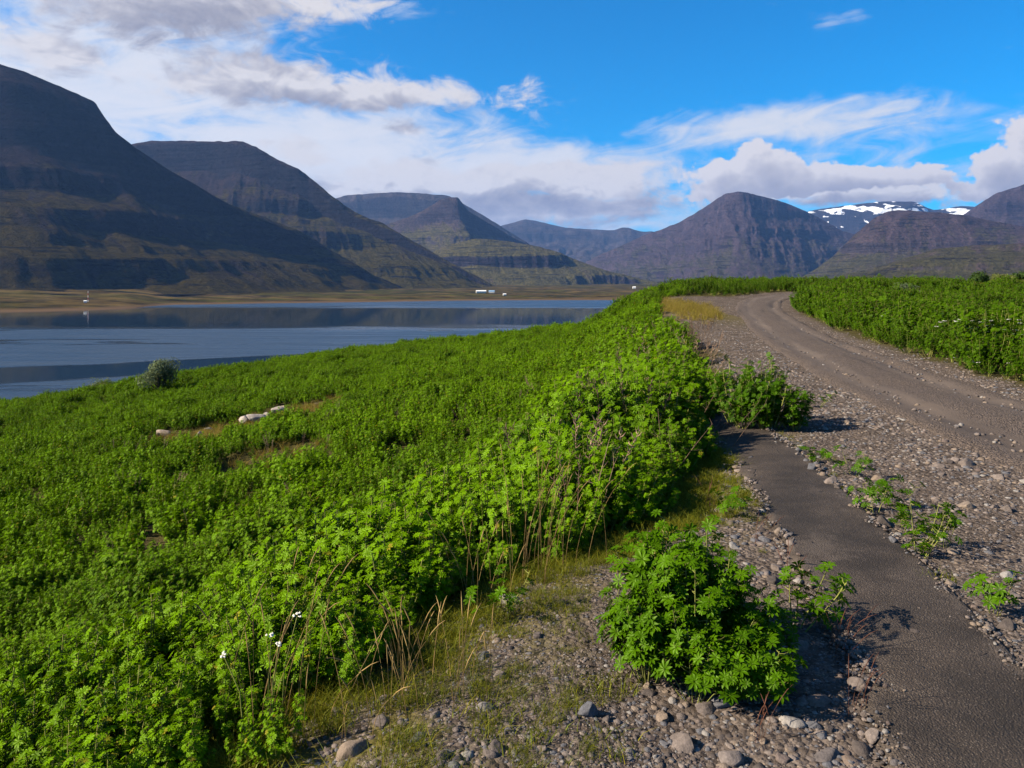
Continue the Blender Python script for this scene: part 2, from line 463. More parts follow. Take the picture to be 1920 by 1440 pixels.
# ---- water
def build_water():
    m, g, b = material("fjord_water")
    p = g.pos(); x, y, z = g.sep(p)
    wob = (g.noise(g.comb(x * .0022, y * .006), 1.0, 7.0, .68) - .5)
    # calm slicks mirror the far shore; elsewhere wind ripples catch the sky
    yy = y + wob * 230.0
    bandA = yy.ramp(590., 690.) * yy.ramp(1180., 1340., 1., 0.)
    c2 = y - (x * x * 0.00362 + x * 1.8206 + 517.6) + wob * 50.0 - (x * .03).sin() * 5.0
    w2 = x.ramp(-170., 60., 40., 30.)
    bandB = (c2.absv() / w2).ramp(.75, 1.15, 1., 0.)
    n = g.noise(g.comb(x * .004, y * .02), 1.0, 5.0, .6, .8)
    lane = n.ramp(.57, .63)
    calm = bandA.mx(bandB).mx(lane * .8)
    ripple = g.noise(g.comb(x * .30, y * .30), 1.0, 6.0, .65, .3)
    rip2 = g.noise(g.comb(x * 1.6, y * 1.6), 1.0, 4.0, .6)
    g.put(b, "Base Color", (0.010, 0.026, 0.050, 1)); g.put(b, "IOR", 1.33)
    g.put(b, "Specular IOR Level", 0.9)
    strk = g.noise(g.comb(x * .012, y * .07), 1.0, 5.0, .65, .5)
    g.put(b, "Roughness", calm.ramp(0., 1., 1., .09, smooth=False) * strk.ramp(.3, .7, .30, .58))
    g.put(b, "Normal", g.bump(ripple + rip2 * .25, calm.ramp(0., 1., .8, .015, smooth=False), 0.6))
    me = mesh("water", [(-6000, -300, 0), (2500, -300, 0), (2500, 4200, 0), (-6000, 4200, 0)], [(0, 1, 2, 3)], m)
    return tag(obj("water", me), "blue fjord water with calm dark slicks", kind="structure")
water = build_water()

# ================================================================== mountains
def mountain_material(name, grass=0.5, rock=(0.060, 0.048, 0.046), scree=(0.120, 0.088, 0.082), green=(0.075, 0.082, 0.020), snow=None, zmax=700., lichen=0.0):
    m, g, b = material(name)
    p = g.pos(); x, y, z = g.sep(p)
    nx, ny, nz = g.sep(g.nrm())
    prm = g.attr("prm"); arc, s, zz = g.sep(prm)          # metres along the flank, metres down it
    arc = arc + (g.noise(p, .011, 4.0, .6) - .5) * 110.0
    fall = g.noise(g.comb(arc * .022, s * .0026), 1.0, 7.0, .62, .3)       # streaks down the fall line
    fall2 = g.noise(g.comb(arc * .06, s * .012), 1.0, 6.0, .65, .2)
    beds = g.noise(g.comb(z * .075, arc * .0012), 1.0, 5.0, .6)            # lava beds
    big = g.noise(p, .0022, 5.0, .6)
    fine = g.noise(p, .06, 6.0, .7)
    c = g.mix(fall.ramp(.36, .62), scree, tuple(k * .62 for k in scree))
    gm = (fall * .45 + big * .5 + fall2 * .25 - z * (0.30 / zmax) + nz * .18).ramp(.74 - grass * .42, .92 - grass * .42)
    c = g.mix(gm, c, g.mix(fall2, green, (green[0] * 1.45, green[1] * 1.15, green[2] * 1.3)))
    steep = (nz * -1.0 + (fall2 - .5) * .25 + (beds - .5) * .45).ramp(-.80, -.58)
    rk = g.mix(beds.ramp(.35, .65), rock, tuple(k * 1.7 for k in rock))
    c = g.mix(steep, c, rk)
    ledge = (g.noise(g.comb(z * .11 + arc * .0009, arc * .004), 1.0, 4.0, .6).ramp(.56, .60)) * (big * .6 + fall * .4).ramp(.46, .56)
    c = g.mix(ledge * .8, c, tuple(k * .55 for k in rock))
    c = g.tint(c, fine.ramp(.2, .8, .5, 1.5))
    c = g.tint(c, fall2.ramp(.25, .75, .82, 1.18))
    if snow:
        z0, z1, thr = snow[:3]
        sn = (g.noise(g.comb(x * .0042, z * .011, y * .002), 1.0, 3.0, .55, .5) + z.ramp(z0, z1, -.16, .12)).ramp(thr, thr + .025)
        if len(snow) > 3: sn = sn * z.ramp(snow[3], snow[3] + 70., 1., 0.)
        c = g.mix(sn, c, (0.80, 0.82, 0.86))
    g.put(b, "Base Color", c); g.put(b, "Roughness", 1.0); g.put(b, "Specular IOR Level", 0.0)
    hgt = fine * 16.0 + fall2 * 5.0 + beds * 9.0
    g.put(b, "Normal", g.bump(hgt - ledge * 10.0, 0.9, 1.6))
    return m

def mountain(name, crest, base, mat, nu=320, ns=150, prof=1.35, cliff=(.78, .10), bed=46., bedamp=.7, gully=26., gl=170., rough=10., back=1.3, seed=0, crest_noise=5., rim=.22):
    crest = np.array(crest, float); base = np.array(base, float)
    C = np.array([P(*c) for c in crest]); B = np.array([P(*c) for c in base])
    def resample(Q, n):
        t = np.concatenate([[0], np.cumsum(np.linalg.norm(np.diff(Q, axis=0), axis=1))]); t /= t[-1]
        q = np.linspace(0, 1, n)
        return np.stack([np.interp(q, t, Q[:, k]) for k in range(3)], 1)
    def soften(Q, k):
        ker = np.hanning(k + 2)[1:-1]; ker /= ker.sum()
        pad = np.pad(Q, ((k // 2, k // 2), (0, 0)), mode="reflect", reflect_type="odd")
        return np.stack([np.convolve(pad[:, j], ker, "valid") for j in range(3)], 1)
    C = soften(resample(C, nu), 7); B = soften(resample(B, nu), 41)
    arc = np.concatenate([[0], np.cumsum(np.linalg.norm(np.diff(.5 * (C + B), axis=0), axis=1))])
    nb = ns // 4
    s = np.linspace(0, 1, ns)
    H = (C - B)[:, None, :]
    # height along the flank: concave scree below, cliffs under the rim
    pz = s**prof
    pz = pz / pz[-1]
    k0, kw = cliff
    pz = pz * (1 - rim) + rim * sm(k0, k0 + kw, s)
    X = B[:, None, :2] + H[:, :, :2] * s[None, :, None]
    Z = B[:, None, 2] + H[:, :, 2] * pz[None, :]
    L = np.linalg.norm(C - B, axis=1)[:, None]
    AR = np.broadcast_to(arc[:, None], Z.shape); SL = s[None, :] * L
    rel = np.clip(Z / max(C[:, 2].max(), 1), 0, 1)
    warp = 30 * fbm(AR / 420, SL / 420, 3, seed + 2)
    env = np.sin(np.pi * np.clip(s, 0, 1))[None, :]**.6
    gu = ridged((AR + warp) / gl, SL / 1500 + 3.7, 3, seed + 5) - .9
    gu2 = ridged((AR + warp * .6) / (gl * .33), SL / 600, 2, seed + 9) - .6
    gu3 = ridged((AR + warp * .3) / (gl * .11), SL / 260, 2, seed + 11) - .6
    Z = Z - env * (gully * (-gu).clip(-1, 2) * 1.0 + gully * .30 * (-gu2) + gully * .10 * (-gu3)) * (.35 + .65 * rel)
    Z = Z + env * rough * fbm(AR / 120, SL / 120, 6, seed + 13, .5)
    # lava beds: steps at constant height, strong here, buried in scree there
    q = Z / bed + .35 * fbm(AR / 900, Z / 900, 2, seed + 17)
    fr = q - np.floor(q)
    q2 = Z / (bed * 2.7) + .30 * fbm(AR / 1300, Z / 1300, 2, seed + 27) + .3; f2 = q2 - np.floor(q2)
    a2 = bedamp * sm(-.35, .15, fbm(AR / 900 + 5, np.floor(q2) * 4.1, 4, seed + 29))
    s2 = np.floor(q2) + np.where(f2 < .80, f2 * .45 / .80, .45 + (f2 - .80) / .20 * .55)
    Z2 = (s2 - q2) * bed * 2.7 * a2 * np.minimum(env * 1.6, 1)
    amt = bedamp * sm(-.45, .35, fbm(AR / 800 + 9, np.floor(q) * 3.3, 4, seed + 19) + .35 * (rel - .3))
    st = np.floor(q) + np.where(fr < .62, fr * .45 / .62, .45 + (fr - .62) / .38 * .55)
    Z = Z + (st - q) * bed * amt * np.minimum(env * 1.6, 1) + Z2
    Z[:, -1] += crest_noise * fbm(arc / 70, arc * 0, 4, seed + 23)
    # the far side
    t = np.linspace(0, 1, nb + 1)[1:]
    out = (C - B)[:, :2]; out = out / np.maximum(np.linalg.norm(out, axis=1, keepdims=True), 1)
    drop = (Z[:, -1] - (-30))
    Xb = X[:, -1:, :] + out[:, None, :] * (drop[:, None, None] * back * t[None, :, None] + 60 * t[None, :, None])
    Zb = Z[:, -1:] - drop[:, None] * (t[None, :]**1.15)
    Xa = np.concatenate([X, Xb], 1); Za = np.concatenate([Z, Zb], 1)
    v = np.concatenate([Xa, Za[:, :, None]], 2).reshape(-1, 3)
    n2 = ns + nb
    me = mesh(name, v, grid_faces(nu, n2), mat, True)
    me.flip_normals()
    AR2 = np.broadcast_to(arc[:, None], Za.shape)
    SL2 = np.concatenate([SL, SL[:, -1:] + np.linspace(0, 1, nb)[None, :] * drop[:, None]], 1)
    fattr(me, "prm", np.stack([AR2, SL2, Za], -1).reshape(-1, 3), "FLOAT_VECTOR")
    return obj(name, me)

mt1 = mountain_material("mountain_shaded_flank", .44, rock=(.007, .006, .009), scree=(.020, .015, .018), green=(.025, .022, .005), zmax=700)  # colours kept very low: cloud shade over this flank is put into them
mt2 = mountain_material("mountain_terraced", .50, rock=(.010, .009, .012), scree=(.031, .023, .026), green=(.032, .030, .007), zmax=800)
mt3 = mountain_material("mountain_mossy", .50, rock=(.018, .015, .020), scree=(.056, .042, .046), green=(.050, .050, .017), zmax=900)
mt3s = mountain_material("mountain_snow_flecks", .30, rock=(.020, .017, .020), scree=(.050, .040, .040), green=(.035, .034, .018), snow=(500, 1500, .635, 850.), zmax=1000)
mt4 = mountain_material("mountain_peak", .30, scree=(.052, .038, .046), rock=(.022, .017, .023), green=(.034, .035, .020), zmax=900)
mt5 = mountain_material("mountain_snowfield", .1, rock=(.020, .017, .020), scree=(.036, .030, .032), snow=(600, 1100, .625), zmax=900)
mt6 = mountain_material("mountain_moor", .50, rock=(.022, .018, .021), scree=(.058, .041, .045), green=(.037, .038, .016), zmax=500)

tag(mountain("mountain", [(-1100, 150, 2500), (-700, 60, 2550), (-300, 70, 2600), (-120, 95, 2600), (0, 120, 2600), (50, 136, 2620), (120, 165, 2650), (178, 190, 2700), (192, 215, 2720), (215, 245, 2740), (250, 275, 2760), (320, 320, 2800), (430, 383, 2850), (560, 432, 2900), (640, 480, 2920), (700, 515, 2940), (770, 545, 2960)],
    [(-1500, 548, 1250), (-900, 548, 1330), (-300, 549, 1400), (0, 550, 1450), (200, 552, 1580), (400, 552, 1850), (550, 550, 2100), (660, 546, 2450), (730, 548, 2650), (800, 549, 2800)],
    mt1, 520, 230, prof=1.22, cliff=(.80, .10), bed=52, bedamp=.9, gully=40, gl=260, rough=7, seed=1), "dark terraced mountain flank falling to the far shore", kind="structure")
tag(mountain("mountain", [(60, 330, 4100), (160, 290, 4150), (250, 270, 4200), (285, 264, 4200), (400, 265, 4100), (455, 265, 4000), (480, 275, 3960), (500, 288, 3940), (540, 308, 3900), (560, 316, 3890), (578, 330, 3880), (620, 365, 3800), (665, 398, 3760), (720, 420, 3700), (780, 455, 3650), (840, 490, 3600), (890, 516, 3540), (925, 535, 3500), (975, 548, 3450)],
    [(-100, 520, 2900), (250, 520, 2950), (450, 530, 2900), (600, 540, 2850), (720, 545, 2830), (830, 548, 2860), (900, 548, 2950), (960, 549, 3100), (1000, 549, 3300)],
    mt2, 460, 210, rim=.16, prof=1.2, cliff=(.92, .055), bed=60, bedamp=.85, gully=26, gl=190, rough=7, seed=31), "flat topped terraced mountain behind the dark flank", kind="structure")
tag(mountain("mountain", [(520, 400, 8500), (600, 380, 8500), (650, 366, 8500), (740, 360, 8500), (840, 366, 8400), (900, 400, 8300), (980, 450, 8200), (1060, 500, 8000)],
    [(500, 500, 7000), (620, 490, 7300), (750, 480, 7400), (860, 490, 7300), (980, 510, 7000), (1100, 530, 6800)],
    mt3s, 220, 110, prof=.95, bed=90, gully=60, gl=420, rough=20, seed=51), "blue shadowed cirque wall with snow flecks under the cloud", kind="structure")
tag(mountain("mountain", [(560, 480, 5900), (640, 447, 6000), (700, 428, 6050), (735, 418, 6100), (782, 401, 6150), (826, 375, 6150), (842, 370, 6050), (858, 369, 6050), (866, 380, 6200), (876, 394, 6300), (921, 421, 6500), (965, 447, 6700), (1010, 466, 6900), (1060, 492, 7100), (1130, 522, 7300)],
    [(520, 540, 4700), (700, 540, 4600), (800, 535, 4600), (870, 520, 4700), (910, 510, 5000), (960, 515, 5600), (1040, 525, 6400), (1150, 535, 7000)],
    mt3, 320, 150, prof=1.3, rim=.08, cliff=(.88, .09), bed=80, bedamp=.5, gully=34, gl=210, seed=71), "pointed mossy spur peak rising left of the valley", kind="structure")
tag(mountain("mountain", [(700, 535, 4700), (760, 505, 4750), (830, 462, 4800), (890, 447, 4800), (935, 450, 4800), (1000, 460, 4800), (1045, 472, 4800), (1090, 491, 4750), (1140, 508, 4700), (1190, 520, 4650), (1250, 533, 4600)],
    [(650, 545, 3900), (800, 542, 3900), (900, 541, 3900), (1000, 540, 3950), (1100, 539, 4100), (1180, 538, 4300), (1270, 537, 4450)],
    mt3, 300, 130, prof=.9, cliff=(.5, .2), bed=48, bedamp=.8, gully=18, gl=150, seed=91), "low rounded hill with dark crags at the valley mouth", kind="structure")
tag(mountain("mountain", [(820, 470, 12500), (900, 440, 12500), (930, 426, 12500), (960, 418, 12500), (985, 411, 12500), (1005, 414, 12500), (1030, 420, 12500), (1060, 427, 12500), (1110, 430, 12500), (1150, 432, 12500), (1168, 426, 12500), (1180, 428, 12500), (1200, 434, 12500), (1300, 440, 12500), (1400, 450, 12500)],
    [(800, 520, 8800), (950, 515, 9000), (1100, 515, 9200), (1250, 520, 9200), (1420, 520, 9200)],
    mt3s, 240, 110, prof=1.0, bed=110, gully=90, gl=800, rough=40, seed=111), "far blue hills with small snow patches closing the valley", kind="structure")
tag(mountain("mountain", [(1060, 512, 8300), (1120, 480, 8200), (1160, 463, 8000), (1207, 441, 7900), (1240, 430, 7800), (1271, 418, 7700), (1305, 399, 7600), (1340, 376, 7450), (1360, 363, 7300), (1388, 359, 7200), (1412, 364, 7300), (1460, 376, 7500), (1500, 391, 7650), (1531, 406, 7700), (1553, 418, 7700), (1580, 433, 7700), (1640, 450, 7700), (1720, 500, 7700)],
    [(1080, 535, 7000), (1180, 530, 6300), (1260, 528, 5700), (1330, 528, 5150), (1390, 528, 4950), (1440, 528, 5000), (1510, 530, 5400), (1590, 530, 6000), (1700, 530, 6600)],
    mt4, 420, 190, prof=1.35, rim=.04, cliff=(.90, .08), bed=75, bedamp=.45, gully=46, gl=300, rough=12, seed=131), "purple brown pyramid mountain under a resting cloud", kind="structure")
tag(mountain("mountain", [(1380, 440, 11500), (1480, 405, 11500), (1535, 392, 11500), (1600, 384, 11500), (1650, 378, 11400), (1715, 378, 11400), (1735, 388, 11400), (1750, 394, 11400), (1780, 390, 11400), (1800, 386, 11400), (1830, 388, 11400), (1900, 380, 11400), (2050, 390, 11400)],
    [(1400, 500, 9300), (1520, 500, 9300), (1650, 500, 9300), (1800, 500, 9300), (2050, 500, 9300)],
    mt5, 220, 110, prof=1.0, bed=90, gully=60, gl=600, rough=40, seed=151), "snow streaked mountain behind the pyramid", kind="structure")
tag(mountain("mountain", [(1700, 460, 7000), (1760, 430, 7000), (1800, 407, 7000), (1830, 386, 7000), (1868, 362, 7000), (1920, 346, 7000), (1990, 325, 7000), (2150, 300, 7000), (2400, 330, 7000)],
    [(1680, 520, 5600), (1800, 520, 5500), (1920, 520, 5400), (2100, 520, 5300), (2400, 520, 5300)],
    mt4, 240, 110, prof=1.2, rim=.08, bed=75, gully=40, gl=260, seed=171), "brown mountain shoulder at the far right edge", kind="structure")
tag(mountain("mountain", [(1460, 535, 5200), (1500, 522, 5150), (1530, 505, 5100), (1560, 482, 5050), (1600, 442, 5000), (1640, 408, 5000), (1665, 396, 5000), (1690, 394, 5000), (1740, 397, 4950), (1800, 402, 4900), (1860, 414, 4850), (1920, 425, 4800), (2100, 440, 4700), (2400, 470, 4600)],
    [(1430, 540, 4300), (1540, 538, 4000), (1640, 536, 3800), (1760, 535, 3700), (1900, 534, 3600), (2100, 534, 3500), (2450, 534, 3500)],
    mt6, 340, 150, prof=.95, cliff=(.55, .2), bed=60, bedamp=.55, gully=20, gl=210, seed=191), "rounded purple green hill right of the pyramid", kind="structure")
tag(mountain("mountain", [(1440, 543, 3400), (1520, 528, 3350), (1600, 512, 3300), (1640, 503, 3250), (1700, 482, 3200), (1760, 466, 3150), (1830, 460, 3100), (1920, 456, 3000), (2100, 440, 2900), (2400, 430, 2800)],
    [(1400, 548, 2500), (1520, 545, 2300), (1700, 542, 2200), (1900, 540, 2100), (2100, 540, 2000), (2450, 540, 2000)],
    mt6, 340, 150, prof=.85, cliff=(.45, .14), bed=26, bedamp=.7, gully=9, gl=160, rough=9, seed=211), "low moorland rise with a rock ledge beyond the lupins", kind="structure")

# ---- the air
def build_haze():
    m = bpy.data.materials.new("pale_air"); m.use_nodes = True
    g = Gx(m.node_tree); g.nodes.clear()
    v = g.new("ShaderNodeVolumePrincipled")
    g.put(v, "Color", (0.22, 0.46, 1.0, 1)); g.put(v, "Density", 2.7e-5); g.put(v, "Anisotropy", 0.2)
    o = g.new("ShaderNodeOutputMaterial"); g.links.new(v.outputs[0], o.inputs["Volume"])
    x0, x1, y0, y1, z0, z1 = -27000, 27000, -27000, 27000, -30, 1600
    v = [(x, y, z) for x in (x0, x1) for y in (y0, y1) for z in (z0, z1)]
    f = [(0, 1, 3, 2), (4, 6, 7, 5), (0, 4, 5, 1), (2, 3, 7, 6), (0, 2, 6, 4), (1, 5, 7, 3)]
    return tag(obj("haze", mesh("haze", v, f, m)), "pale blue air over the fjord", kind="stuff")
haze = build_haze()
# ================================================================== road and path
def ribbon(name, line, half, nx, step, top, mat, seed, edge=0.0, skirt=0.05):
    ln = smooth_line(line, step)
    t = np.gradient(ln, axis=0); t /= np.linalg.norm(t, axis=1, keepdims=True)
    nrm = np.stack([t[:, 1], -t[:, 0]], 1)
    arc = np.arange(len(ln)) * step
    k = np.linspace(-1, 1, nx)
    el = half * (1 + edge * (fbm(arc * 1.1, arc * 0 + 3, 2, seed) * .6 + fbm(arc * 5, arc * 0 + 3, 4, seed, .65) * .8)); er = half * (1 + edge * (fbm(arc * 1.1, arc * 0 + 7, 2, seed + 5) * .6 + fbm(arc * 5, arc * 0 + 7, 4, seed + 5, .65) * .8))
    lat = np.where(k[None, :] < 0, k[None, :] * el[:, None], k[None, :] * er[:, None])
    x = ln[:, 0:1] + nrm[:, 0:1] * lat; y = ln[:, 1:2] + nrm[:, 1:2] * lat
    base = np.maximum(near_land(x.ravel(), y.ravel()), far_land(x.ravel(), y.ravel())).reshape(x.shape) + .05 * fbm(x * .45, y * .45, 2, 41)
    z = base + top(lat / half, np.broadcast_to(arc[:, None], lat.shape), x, y) - skirt * (np.abs(k[None, :]) > 1 - 1.2 / nx)
    me = mesh(name, np.stack([x, y, z], -1).reshape(-1, 3), grid_faces(len(ln), nx), mat, True)
    me.flip_normals()
    fattr(me, "prm", np.stack([lat, np.broadcast_to(arc[:, None], lat.shape), lat * 0], -1).reshape(-1, 3), "FLOAT_VECTOR")
    return obj(name, me)

def road_material():
    m, g, b = material("packed_gravel_road")
    p = g.pos(); prm = g.attr("prm"); lat, arc, _ = g.sep(prm)
    wob = (g.noise(g.comb(arc * .13, 0.0), 1.0, 3.0, .5) - .5) * .5
    rut = ((lat + wob * .6).absv() - .58).absv()
    smooth = (rut + (g.noise(p, 2.2, 4., .6) - .5) * .5).ramp(.12, .36, 1., 0.)
    n = g.noise(g.comb(lat * 1.5, arc * .22), 1.0, 5., .6); fine = g.noise(p, 60., 4., .65); grit = g.voro(p, 52., "F1", "Color"); gr, gg, gb = g.sep(grit)
    gd = g.voro(p, 52., "F1", "Distance")
    loose = g.mix(gr, (.040, .030, .024), (.125, .095, .075))
    packed = g.mix(n.ramp(.3, .7), (.060, .046, .037), (.098, .075, .059))
    packed = g.tint(packed, fine.ramp(.3, .7, .86, 1.12))
    c = g.mix(smooth, loose, packed)
    dark = (g.noise(g.comb(lat * 2.6 + 3.0, arc * .16), 1.0, 5., .55, .5)).ramp(.60, .68)  # long dark streaks, partly the shade of the ruts put into the colour
    c = g.mix(dark * .75, c, (.040, .032, .028))
    pale = (g.noise(g.comb(lat * 1.6 - 9.0, arc * .35), 1.0, 5., .6, .3)).ramp(.60, .72)
    c = g.mix(pale * .5, c, (.145, .11, .082))
    g.put(b, "Base Color", c); g.put(b, "Roughness", .95); g.put(b, "Specular IOR Level", .2)
    g.put(b, "Normal", g.bump(gd * (smooth * -.85 + 1.0) * -1.0 + fine * .35, .9, .030))
    return m
def road_top(k, arc, x, y):
    ak = np.abs(k + .1 * fbm(arc * .13, arc * 0, 2, 90))
    rut = np.exp(-((ak - .53) / .17)**2)
    return .045 - .035 * rut + .012 * fbm(x * 1.7, y * .9, 4, 92) - .05 * sm(.80, 1.0, np.abs(k)) + .02 * np.exp(-(ak / .25)**2) - .05 * np.exp(-((k - .62) / .1)**2) * sm(-.05, .25, fbm(arc * .12, arc * 0 + 2, 2, 95))
road = tag(ribbon("dirt_road", ROAD, 1.18, 37, .14, road_top, road_material(), 3, .10, .06), "packed grey brown gravel road with wheel ruts", kind="structure")

def path_material():
    m, g, b = material("weathered_asphalt")
    p = g.pos(); prm = g.attr("prm"); lat, arc, _ = g.sep(prm)
    v = g.voro(p, 130., "F1", "Color"); r, gg, bb = g.sep(v); d = g.voro(p, 130., "F1", "Distance")
    n = g.noise(p, 3.0, 5., .6); f = g.noise(p, 30., 4., .6)
    c = g.mix(n.ramp(.3, .7), (.020, .015, .0115), (.040, .030, .023))
    c = g.mix((r.ramp(.60, .9) * d.ramp(.5, .2) * n.ramp(.3, .7, .4, 1.)), c, (.15, .12, .093))
    dust = (lat.absv() + (f - .5) * .35 + (n - .5) * .5).ramp(.25, .42).mx((g.noise(p, 1.3, 6., .65) + (f - .5) * .2).ramp(.56, .66) * .8)
    c = g.mix(dust * .8, c, (.070, .055, .044))
    crack = g.voro(g.vadd(p, g.vmul(g.noise(p, 4., 3., .5, color=True), (.3, .3, .3))), 1.1, "DISTANCE_TO_EDGE").ramp(.0, .012, 1., 0.)
    c = g.mix(crack * n.ramp(.58, .64), c, (.012, .010, .010))
    g.put(b, "Base Color", c); g.put(b, "Roughness", .85); g.put(b, "Specular IOR Level", .25)
    g.put(b, "Normal", g.bump(d * -1.0 + f * .6 - crack * n.ramp(.58, .64) * 3.0, .8, .008))
    return m
def path_top(k, arc, x, y): return .018 + .004 * fbm(x * 5, y * 5, 3, 97) + .01 * (1 - k * k) - .035 * sm(.86, 1.0, np.abs(k))
path = tag(ribbon("asphalt_path", PATH, .385, 38, .03, path_top, path_material(), 13, .15, .05), "strip of old dark asphalt path with crumbling edges", kind="structure")

# ================================================================== scatter (stuff)
def scatter(name, pts, rot, scl, idx, protos, label):
    c = bpy.data.collections.new(name + "_kinds")
    for i, me in enumerate(protos):
        c.objects.link(bpy.data.objects.new("%s_kind_%02d" % (name, i), me))
    me = bpy.data.meshes.new(name)
    me.vertices.add(len(pts)); me.vertices.foreach_set("co", np.asarray(pts, np.float32).ravel())
    fattr(me, "rot", rot, "FLOAT_VECTOR"); fattr(me, "siz", np.asarray(scl).reshape(len(pts), -1) * np.ones((1, 3)), "FLOAT_VECTOR"); fattr(me, "idx", idx, "INT")
    o = obj(name, me)
    ng = bpy.data.node_groups.new(name + "_nodes", "GeometryNodeTree")
    ng.interface.new_socket("Geometry", in_out="INPUT", socket_type="NodeSocketGeometry")
    ng.interface.new_socket("Geometry", in_out="OUTPUT", socket_type="NodeSocketGeometry")
    N = ng.nodes; L = ng.links
    i = N.new("NodeGroupInput"); q = N.new("NodeGroupOutput")
    ci = N.new("GeometryNodeCollectionInfo"); ci.inputs[0].default_value = c; ci.inputs[1].default_value = True; ci.inputs[2].default_value = True
    ip = N.new("GeometryNodeInstanceOnPoints"); ip.inputs["Pick Instance"].default_value = True
    def na(nm, t):
        n = N.new("GeometryNodeInputNamedAttribute"); n.data_type = t; n.inputs[0].default_value = nm
        return n.outputs[0]
    er = N.new("FunctionNodeEulerToRotation")
    L.new(na("rot", "FLOAT_VECTOR"), er.inputs[0])
    L.new(i.outputs[0], ip.inputs["Points"]); L.new(ci.outputs[0], ip.inputs["Instance"])
    L.new(na("idx", "INT"), ip.inputs["Instance Index"]); L.new(er.outputs[0], ip.inputs["Rotation"]); L.new(na("siz", "FLOAT_VECTOR"), ip.inputs["Scale"])
    L.new(ip.outputs[0], q.inputs[0])
    md = o.modifiers.new("scatter", "NODES"); md.node_group = ng
    return tag(o, label, kind="stuff")

# ---- stones
def ico(sub):
    import bmesh
    bm = bmesh.new(); bmesh.ops.create_icosphere(bm, subdivisions=sub, radius=.5)
    v = np.array([p.co[:] for p in bm.verts]); f = np.array([[p.index for p in q.verts] for q in bm.faces]); bm.free()
    return v, f
def stone_material(name, lo, hi, lichen=0.0):
    m, g, b = material(name)
    p = S(g, g.new("ShaderNodeTexCoord").outputs["Object"]); r = g.obj_random(); w = g.pos()
    r2 = (r * 37.7)._m("FRACT"); r3 = (r * 91.3)._m("FRACT")
    c = g.mix(r, lo, hi)
    c = g.mix(r2.ramp(.70, .78, smooth=False) * .8, c, (.080, .083, .094))
    c = g.mix(r3.ramp(.80, .86, smooth=False) * .8, c, (.165, .125, .092))
    c = g.mix(r3.ramp(.10, .08, smooth=False) * .8, c, (.20, .185, .17))
    c = g.mix(r2.ramp(.10, .08, smooth=False) * .7, c, (.085, .062, .054))
    n = g.noise(p, 3.5, 5., .65); f = g.noise(w, 160., 3., .6)
    c = g.tint(c, n.ramp(.25, .75, .7, 1.25)); c = g.tint(c, f.ramp(.3, .7, .85, 1.15))
    if lichen: c = g.mix((g.noise(w, 6., 4., .6)).ramp(.55, .64) * lichen, c, (.42, .38, .30))
    g.put(b, "Base Color", c); g.put(b, "Roughness", .9); g.put(b, "Specular IOR Level", .25)
    g.put(b, "Normal", g.bump(n + f * .15, .5, .02))
    return m
ST = stone_material("basalt_pebble", (.042, .034, .031), (.155, .126, .110))
STB = stone_material("pale_boulder", (.20, .17, .145), (.28, .24, .205), .5)
def stone_mesh(i, sub, mat, ang=.5, name="pebble"):
    v, f = ico(sub); r = np.random.default_rng(100 + i)
    o = r.random(3) * 50
    d = 1 + .32 * pn(v[:, 0] * 2.3 + o[0], v[:, 1] * 2.3 + v[:, 2] * 1.7 + o[1]) + .22 * pn(v[:, 2] * 3.1 + o[2], v[:, 0] * 2.9 - v[:, 1] + o[0])
    v = v * d[:, None]
    for _ in range(int(12 * ang) + 4):            # knock flat facets off
        n = r.normal(size=3); n /= np.linalg.norm(n); h = r.uniform(.22, .38)
        k = v @ n; v = v - np.outer(np.maximum(k - h, 0) * .97, n)
    v = v * np.array([r.uniform(.9, 1.25), r.uniform(.7, 1.0), r.uniform(.45, .75)])
    v[:, 2] -= v[:, 2].min() * .6
    return mesh(name, v, f, mat, sub > 1 and ang < .4)
PEB = [stone_mesh(i, 1, ST, .6 + .15 * (i % 5)) for i in range(10)]
STONE = [stone_mesh(40 + i, 3, ST, .55 + .12 * i, "stone") for i in range(7)]

def polar(n, r0, r1, a0, a1, rg):
    r = np.exp(rg.uniform(math.log(r0), math.log(r1), n)); a = rg.uniform(R(a0), R(a1), n)
    return np.sin(a) * r, np.cos(a) * r, r
rg = np.random.default_rng(5)
x, y, r = polar(270000, 1.5, 62, -36, 39, rg)
lm = lupin_mask(x, y); off, _ = lateral(x, y, ROADL); po, pa = lateral(x, y, PATHL)
prob = sm(.55, -.15, lm)
on_road = sm(1.12, .70, np.abs(off) + .2 * fbm(x, y, 2, 33)); hump = np.exp(-(off / .25)**2)
prob = prob * (1 - on_road * (.84 - .70 * hump))
prob = prob * np.where(pa < 13.6, .02 + .98 * sm(.20, .44, np.abs(po) + .26 * fbm(x * 2.8, y * 2.8, 4, 35, .6)), 1)
prob = prob * np.where((y > 33) & (y < 48) & (x < 9.8), .25, 1)
patch = fbm(x * .8, y * .8, 3, 37)
prob = prob * (.35 + .65 * sm(-.35, .1, patch + .12 * np.exp(-((off + 2.2) / 1.2)**2)))
keep = rg.random(len(x)) < prob
x, y, r, off, on_road, po, pa = x[keep], y[keep], r[keep], off[keep], on_road[keep], po[keep], pa[keep]
size = np.clip(.0047 * r, .0175, .055) * np.exp(rg.normal(0, .52, len(x))) * (.75 + .6 * sm(.2, -.3, fbm(x * .8, y * .8, 3, 37)))
size = np.minimum(size, .12) * (1 - .12 * on_road)
z = height(x, y) - size * .20 + .085 * (1 - sm(.72, 1.08, np.abs(off))) + np.where(pa < 13.8, .066 * (1 - sm(.27, .42, np.abs(po))), 0)
print("gravel", len(x))
rot = np.stack([rg.normal(0, .25, len(x)), rg.normal(0, .25, len(x)), rg.uniform(0, 6.28, len(x))], 1)
